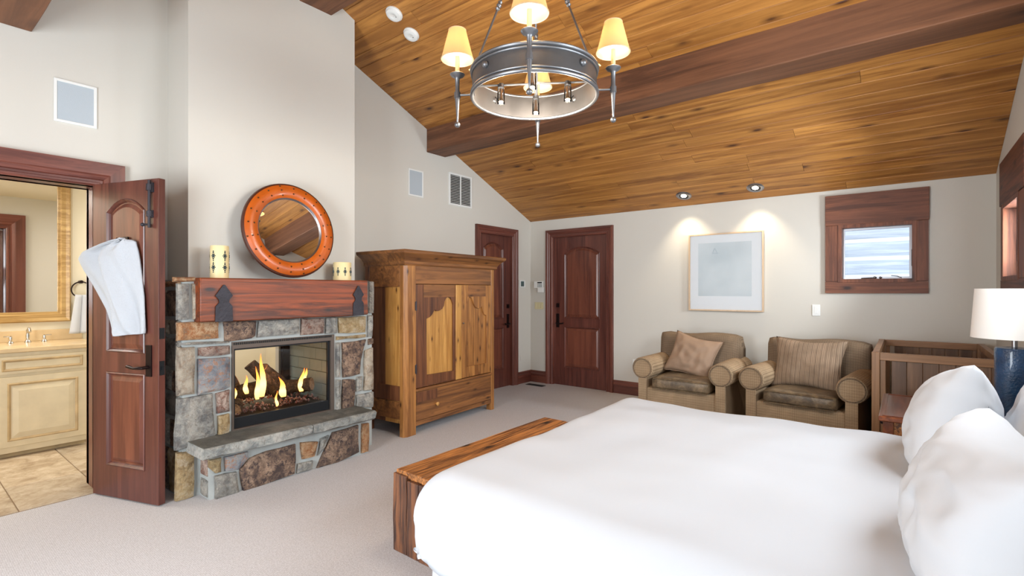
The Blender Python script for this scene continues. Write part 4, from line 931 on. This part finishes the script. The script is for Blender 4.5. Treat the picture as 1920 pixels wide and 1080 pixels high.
cushion('throw_pillow', 'crumpled plain tan throw pillow on the left armchair', 'pillow', (-1.80,5.42,.665), (math.radians(-24),math.radians(12),0), .50,.47,.18, M['pillow_tan'], seed=3, fold=1.1, seam=True)
cushion('throw_pillow', 'large striped throw pillow on the right armchair', 'pillow', (-.725,5.40,.675), (math.radians(-20),math.radians(1),math.radians(-6)), .60,.50,.17, M['pillow_str'], seed=8, fold=.5, seam=True)

# ------------------------------------------------------------------ crib
cr = thing('wooden_crib', 'open topped brown wooden crib with plank panels in the far right corner', 'crib', (.165, 5.3, 0))
x0, x1, y0, y1, zt = -.205, .535, 4.65, 5.95, .905
for x in (x0, x1-.05):
    for y in (y0, y1-.05): build('post', MB().box(x,x+.05,y,y+.05,0,zt-.002), M['crib_z'], cr, bevel=.003)
for y in (y0+.006, y1-.044):
    build('top_rail', MB().box(x0+.05,x1-.05,y,y+.038,zt-.06,zt-.004), M['crib'], cr, bevel=.003)
    build('lower_rail', MB().box(x0+.05,x1-.05,y,y+.038,.22,.28), M['crib'], cr, bevel=.003)
    k = 0; xx = x0+.12
    while xx < x1-.06:
        build('plank', MB().box(xx,min(xx+.088,x1-.052),y+.014,y+.026,.28,zt-.06), M['crib_panel'], cr, bevel=.002, segs=1); xx += .09
    build('inner_stile', MB().box(x0+.052,x0+.085,y+.008,y+.03,.28,zt-.06), M['crib_z'], cr, bevel=.002)
for x in (x0+.004, x1-.044):
    build('side_rail', MB().box(x,x+.04,y0+.05,y1-.05,zt-.05,zt), M['crib_z'], cr, bevel=.003); build('side_rail', MB().box(x,x+.04,y0+.05,y1-.05,.22,.28), M['crib_z'], cr, bevel=.003)
    yy = y0+.052
    while yy < y1-.06:
        build('plank', MB().box(x+.014,x+.026,yy,min(yy+.088,y1-.052),.28,zt-.05), M['crib_panel'], cr); yy += .09
build('slat_base', MB().box(x0+.05,x1-.05,y0+.05,y1-.05,.24,.27), M['crib'], cr)
# ------------------------------------------------------------------ nightstand and lamp
ns = thing('nightstand', 'reddish wood nightstand with glossy rimmed top beyond the bed', 'nightstand', (.25, 3.92, 0))
nx0, nx1, ny0, ny1, nz = -.125, .60, 3.53, 4.33, .655
tp = build('table_top', MB().box(nx0,nx1,ny0,ny1,nz-.03,nz), M['night'], ns, bevel=.006)
build('top_rim', MB().prism([[(nx0+.018,ny0+.02),(nx1-.018,ny0+.02),(nx1-.018,ny1-.02),(nx0+.018,ny1-.02)],[(nx0+.03,ny0+.032),(nx1-.03,ny0+.032),(nx1-.03,ny1-.032),(nx0+.03,ny1-.032)]], nz, nz+.004, lambda a, b, d: (a, b, d)), M['night'], tp, bevel=.001)
for x in (nx0+.02, nx1-.07):
    for y in (ny0+.02, ny1-.07): build('leg', MB().box(x,x+.05,y,y+.05,0,nz-.03), M['night'], ns, bevel=.004)
build('apron', MB().box(nx0+.03,nx1-.03,ny0+.03,ny1-.03,nz-.20,nz-.03), M['trunk_y'], ns)
nd = build('drawer', MB().box(nx0+.018,nx0+.034,ny0+.09,ny1-.09,nz-.18,nz-.05), M['night'], ns, bevel=.003)
build('knob', MB().sphere((nx0+.008,3.93,nz-.115),.015), M['rubbed'], nd, True)
build('shelf', MB().box(nx0+.03,nx1-.03,ny0+.03,ny1-.03,.15,.175), M['night'], ns)
lx, ly = .445, 3.68
la = thing('table_lamp', 'table lamp with blue textured ceramic cylinder base and white drum shade', 'lamp', (lx, ly, nz))
build('base', MB().lathe([(.001,nz+.006),(.070,nz+.006),(.076,nz+.014),(.078,nz+.40),(.074,nz+.412),(.03,nz+.418),(.001,nz+.418)], (lx,ly,0), 40), M['ceramic'], la, True)
build('neck', MB().cyl((lx,ly,nz+.416),(lx,ly,nz+.50),.012), M['nickel'], la, True)
build('shade', MB().lathe([(.172,1.118),(.155,1.378)], (lx,ly,0), 48), M['shade_w'], la, True)
build('spider', MB().tube([(lx-.165,ly,1.15),(lx+.165,ly,1.15)],.003,6), M['nickel'], la, True)

# ------------------------------------------------------------------ trunk at the foot of the bed
tr = thing('wooden_bench', 'low rustic plank bench trunk standing at the foot of the bed', 'bench', (-1.9, 2.4, 0))
tx0, tx1, ty0, ty1, tz = -2.124, -1.70, 1.69, 3.09, .423
def rough_board(a, b, mat, name='plank', ax=1, bev=.006):
    mb = MB(); n = 10; R = []
    for i in range(n+1):
        t = i/n; j = lambda k: .004*noise.noise(Vector((t*5+a[0]*9, k*3.7, a[1]*5)))
        if ax == 1: y = a[1]+(b[1]-a[1])*t; R.append([(a[0]+j(1),y,a[2]),(b[0]+j(2),y,a[2]),(b[0]+j(2),y,b[2]+j(3)),(a[0]+j(1),y,b[2]+j(4))])
        else: z = a[2]+(b[2]-a[2])*t; R.append([(a[0],a[1]+j(1),z),(b[0],a[1]+j(2),z),(b[0],b[1],z),(a[0],b[1],z)])
    return build(name, mb.rings(R), mat, tr, bevel=bev)
rough_board((tx0,ty0+.015,tz-.035),(tx0+.20,ty1,tz),M['trunk_y'],'top_board'); rough_board((tx0+.203,ty0+.012,tz-.035),(tx1,ty1-.004,tz),M['trunk_y'],'top_board')
for (a, b) in ((tx0-.006,tx0+.10),(tx0+.103,tx0+.19),(tx0+.193,tx0+.31),(tx0+.313,tx1)):
    rough_board((a,ty0-.0,.0),(b,ty0+.035,tz-.036+(.02 if a < tx0 else 0)),M['trunk_z'],'end_plank',2,.004); rough_board((a,ty1-.04,.0),(b,ty1-.01,tz-.036),M['trunk_z'],'end_plank',2,.004)
for z0_, z1_ in ((.02,.20),(.203,.386)):
    rough_board((tx0,ty0+.036,z0_),(tx0+.03,ty1-.042,z1_),M['trunk_y'],'side_plank'); rough_board((tx1-.03,ty0+.036,z0_),(tx1,ty1-.042,z1_),M['trunk_y'],'side_plank')

# ------------------------------------------------------------------ bed
bd = thing('bed', 'king size bed with wooden frame under the white duvet', 'bed', (-.5, 2.38, 0))
bx0, bx1, by0, by1 = -1.50, .52, 1.42, 3.36
build('mattress', rbox(((bx0+bx1)/2,(by0+by1)/2,.40),((bx1-bx0)/2,(by1-by0)/2,.13),.05,n=6), M['linen'], bd, 'all', merge=True)
build('box_spring', MB().box(bx0+.01,bx1,by0+.01,by1-.01,.16,.28), M['linen'], bd, bevel=.02)
for y in (by0+.02, by1-.06): build('side_rail', MB().box(bx0,bx1,y,y+.04,.10,.26), M['night'], bd, bevel=.004)
build('foot_rail', MB().box(bx0-.02,bx0,by0,by1,.10,.28), M['night'], bd, bevel=.004)
for x in (bx0+.02, bx1-.06):
    for y in (by0+.02, by1-.09): build('leg', MB().box(x,x+.07,y,y+.07,0,.28), M['night'], bd, bevel=.004)
build('headboard', MB().box(bx1+.02,bx1+.07,by0-.02,by1+.02,.1,.78), M['night'], bd, bevel=.008)
def drape(q0, q1, top, r, hang, mat, name, label, cat, amp=.012, freq=16, nu=90, nv=90, topfn=None, flare=.0):
    (a0,b0),(a1,b1) = q0, q1; ext = r*PI/2+hang
    def F(u, v):
        x = a0-ext + (a1-a0+2*ext)*u; y = b0-ext + (b1-b0+2*ext)*v
        cx_, cy_ = max(a0,min(a1,x)), max(b0,min(b1,y)); d = Vector((x-cx_, y-cy_)); L = d.length
        zt_ = top + (topfn(x, y) if topfn else 0)
        if L < 1e-6: return Vector((x, y, zt_))
        dn_ = d/L; L = min(L, ext)
        if L < r*PI/2: an = L/r; return Vector((cx_+dn_.x*r*math.sin(an), cy_+dn_.y*r*math.sin(an), zt_-r*(1-math.cos(an))))
        h = L-r*PI/2; s = cx_+cy_ + math.atan2(dn_.y,dn_.x)*.35
        w = amp*math.sin(s*freq)*min(1,h/.1) + amp*.6*math.sin(s*freq*2.3+1)*min(1,h/.1) - flare*h
        return Vector((cx_+dn_.x*(r+w), cy_+dn_.y*(r+w), zt_-r-h))
    o = build(name, MB().grid(nu, nv, F), mat, None, 'all', merge=True)
    m = o.modifiers.new('thick', 'SOLIDIFY'); m.thickness = .012; m.offset = -1
    return tag(o, label, cat)
def duvet_top(x, y):
    t = .016*noise.noise(Vector((x*1.6, y*1.6, 2))) + .010*noise.noise(Vector((x*4.2, y*4.2, 5)))
    e = min(1, max(0, (x+1.55)/.5)) * min(1, max(0, (y-1.3)/.4)) * min(1, max(0, (3.4-y)/.5))
    return t + .02*e - .02
drape((-1.47,1.50),(.10,3.23),.635,.18,.15,M['duvet'],'duvet','large plain white duvet covering the bed','duvet', amp=.010, freq=12, topfn=duvet_top, flare=.12)
sk = MB()
def skirt(u, v):
    z = .33 - .31*v; per = u*(.75+1.9)
    if per < .9: base = Vector((-.56-per, 1.40, z)); nn = Vector((0,-1,0))
    elif per < 1.057: an = (per-.9)/.1; nn = Vector((-math.sin(an), -math.cos(an), 0)); base = Vector((-1.46, 1.50, z)) + nn*.1
    else: base = Vector((-1.56, 1.50+(per-1.057)*1.1, z)); nn = Vector((-1,0,0))
    f = .010*math.sin(per*75)*(.3+.7*v) + .006*math.sin(per*31+1)
    return base + nn*(f+.02*v)
sk.grid(300, 8, skirt)
so = build('bed_skirt', sk, M['linen'], bd, 'all')
cushion('bed_pillow', 'nearest large white pillow filling the right edge of the bed', 'pillow', (.165,1.80,.775), (math.radians(-17),0,math.radians(-86)), .78,.47,.31, M['linen'], seed=1, fold=.6, power=.38, n=44)
cushion('bed_pillow', 'white pillow with pointed top corner standing behind the nearest pillow', 'pillow', (.145,2.80,.80), (math.radians(-16),math.radians(-10),math.radians(-93)), .74,.50,.27, M['linen'], seed=5, fold=.6, power=.42, n=44)
cushion('bed_pillow', 'white pillow leaning at the headboard, partly hidden at the right edge', 'pillow', (.40,2.60,.83), (math.radians(-14),math.radians(4),math.radians(-90)), .72,.50,.20, M['linen'], seed=9, fold=.6, power=.5)

# ------------------------------------------------------------------ towel on the open door
tw = MB()
TLf = [(1.692,.355,.42),(1.68,.25,.44),(1.655,.13,.447),(1.62,.01,.455),(1.575,-.035,.462),(1.50,.0,.476),(1.42,.05,.49),(1.33,.105,.508),(1.24,.165,.516),(1.16,.20,.522),(1.105,.215,.525),(1.078,.235,.522)]
def towel(side):
    def F(u, v):
        k = u*(len(TLf)-1); i = min(int(k), len(TLf)-2); f = k-i
        z = TLf[i][0]*(1-f)+TLf[i+1][0]*f; a = TLf[i][1]*(1-f)+TLf[i+1][1]*f; b = TLf[i][2]*(1-f)+TLf[i+1][2]*f
        s = a+(b-a)*v; z2 = z + (.028*v-.01)*max(0, u-.75)*4
        env = math.sin(PI*min(1,max(0,v)))**.5
        fold = .030*math.sin(v*8.5+u*4.2+.6)*min(1,u*3) + .014*math.sin(v*19-u*5)
        out = .016 + .050*env*(1-.3*u) + fold*env + (.045*(1-v)*math.exp(-((u-.32)/.25)**2))
        return Vector((s, -(out if side else .012+.3*out*0), z2))
    return F
tw.grid(60, 56, towel(1))
E_ = tw
to = build('bath_towel', tw, M['terry'], None, 'all', local=True)
m_ = to.modifiers.new('thick', 'SOLIDIFY'); m_.thickness = .012; m_.offset = -1
to.location = (-4.287, .901, 0); to.rotation_euler = (0, 0, math.radians(19.32)); tag(to, 'white bath towel draped from the hook on the open bathroom door', 'towel')

# ------------------------------------------------------------------ bathroom
va = thing('bathroom_vanity', 'cream glazed bathroom vanity with raised panel door and drawer', 'vanity', (-5.98, .6, 0))
vx = -5.70
build('body', MB().box(-6.35,vx-.02,-.7,1.165,.09,.86), M['cream'], va); build('toe_kick', MB().box(-6.3,vx-.06,-.7,1.15,0,.09), M['cream_glaze'], va)
build('face_frame', MB().prism([[(-.7,.05),(1.17,.05),(1.17,.86),(-.7,.86)]], -.02, 0, yz(vx)), M['cream'], va, bevel=.002)
for y0, y1 in ((.03,.575),(.595,1.155),(-.55,.01)):
    for z0, z1, nm in ((.10,.665,'cabinet_door'),(.69,.83,'drawer')):
        d = build(nm, MB().prism([[(y0,z0),(y1,z0),(y1,z1),(y0,z1)]], 0, .018, yz(vx)), M['cream'], va, bevel=.003)
        w = .06 if nm == 'cabinet_door' else .028
        lp_ = [(y0+w,z0+w*.8),(y1-w,z0+w*.8),(y1-w,z1-w*.8),(y0+w,z1-w*.8)]
        build('panel_molding', MB().rings([[yz(vx)(a,b,.018) for a,b in lp_],[yz(vx)(a,b,.028) for a,b in offset(lp_,.008)],[yz(vx)(a,b,.022) for a,b in offset(lp_,.018)],[yz(vx)(a,b,.019) for a,b in offset(lp_,.022)]], False, False), M['cream_glaze'], d)
        if nm == 'cabinet_door': q = offset(lp_, .03); build('raised_panel', MB().rings([[yz(vx)(a,b,.019) for a,b in q],[yz(vx)(a,b,.028) for a,b in offset(q,.035)]]), M['cream'], d)
ct = thing('vanity_counter', 'tan travertine counter and backsplash on the bathroom vanity', 'counter', (-6.0, .6, .86))
build('counter_slab', MB().box(-6.35,vx+.03,-.72,1.25,.862,.90), M['counter'], ct, bevel=.006); build('backsplash', MB().box(-6.35,-6.33,-.72,1.25,.90,1.0), M['counter'], ct, bevel=.003)
fa = thing('faucet', 'chrome widespread faucet with two lever handles on the vanity counter', 'faucet', (-6.17, .84, .90))
build('spout', MB().lathe([(.024,.90),(.022,.912),(.012,.925),(.014,.96),(.010,.99),(.013,1.01),(.001,1.03)], (-6.20,.845,0), 16).tube([(-6.20,.845,.985),(-6.16,.845,1.03),(-6.11,.845,1.03),(-6.08,.845,1.0)],[.010,.010,.009,.009],10), M['chrome'], fa, True)
for y in (.735,.955): build('tap_handle', MB().lathe([(.022,.90),(.020,.91),(.010,.922),(.012,.95),(.009,.962),(.001,.966)], (-6.20,y,0), 14).tube([(-6.20,y,.958),(-6.18,y+(.045 if y > .8 else -.045),.962)],.005,8), M['chrome'], fa, True)
bm_ = thing('vanity_mirror', 'large bathroom mirror in a wide gilt wood frame above the vanity', 'mirror', (-6.34, .4, 1.08))
def rr_(a0,a1,b0,b1,p): return [[yz(-6.35)(a,b,d) for a,b in ((a0-w,b0-w),(a1+w,b0-w),(a1+w,b1+w),(a0-w,b1+w))] for w,d in p]
build('gilt_frame', MB().rings(rr_(-.6,1.067,1.168,2.36,((.0,.012),(.004,.026),(.018,.022),(.03,.034),(.06,.030),(.085,.040),(.095,.030),(.095,0))), False, False), M['gold'], bm_)
build('mirror_glass', MB().box(-6.35,-6.338,-.6,1.067,1.168,2.36), M['mirror'], bm_)
tg = thing('towel_ring', 'bronze towel ring on the bathroom wall behind the open door', 'towel ring', (-6.35, 1.235, 1.45))
build('ring', MB().tube([(-6.29,1.235+.075*math.sin(2*PI*i/28),1.375+.075*math.cos(2*PI*i/28)) for i in range(28)], .006, 8, closed=True), M['rubbed'], tg, True); build('mount', MB().cyl((-6.35,1.235,1.45),(-6.285,1.235,1.45),.016), M['rubbed'], tg, True)
def hand(u, v):
    w = .05+.05*u; y = 1.25-w+2*w*v; return Vector((-6.265+.014*math.sin(v*14), y, 1.325-.37*u))
ho = build('hand_towel', MB().grid(14, 24, hand), M['linen'], None, 'all'); m_ = ho.modifiers.new('thick','SOLIDIFY'); m_.thickness = .02
tag(ho, 'small white hand towel hanging from the bathroom towel ring', 'towel')
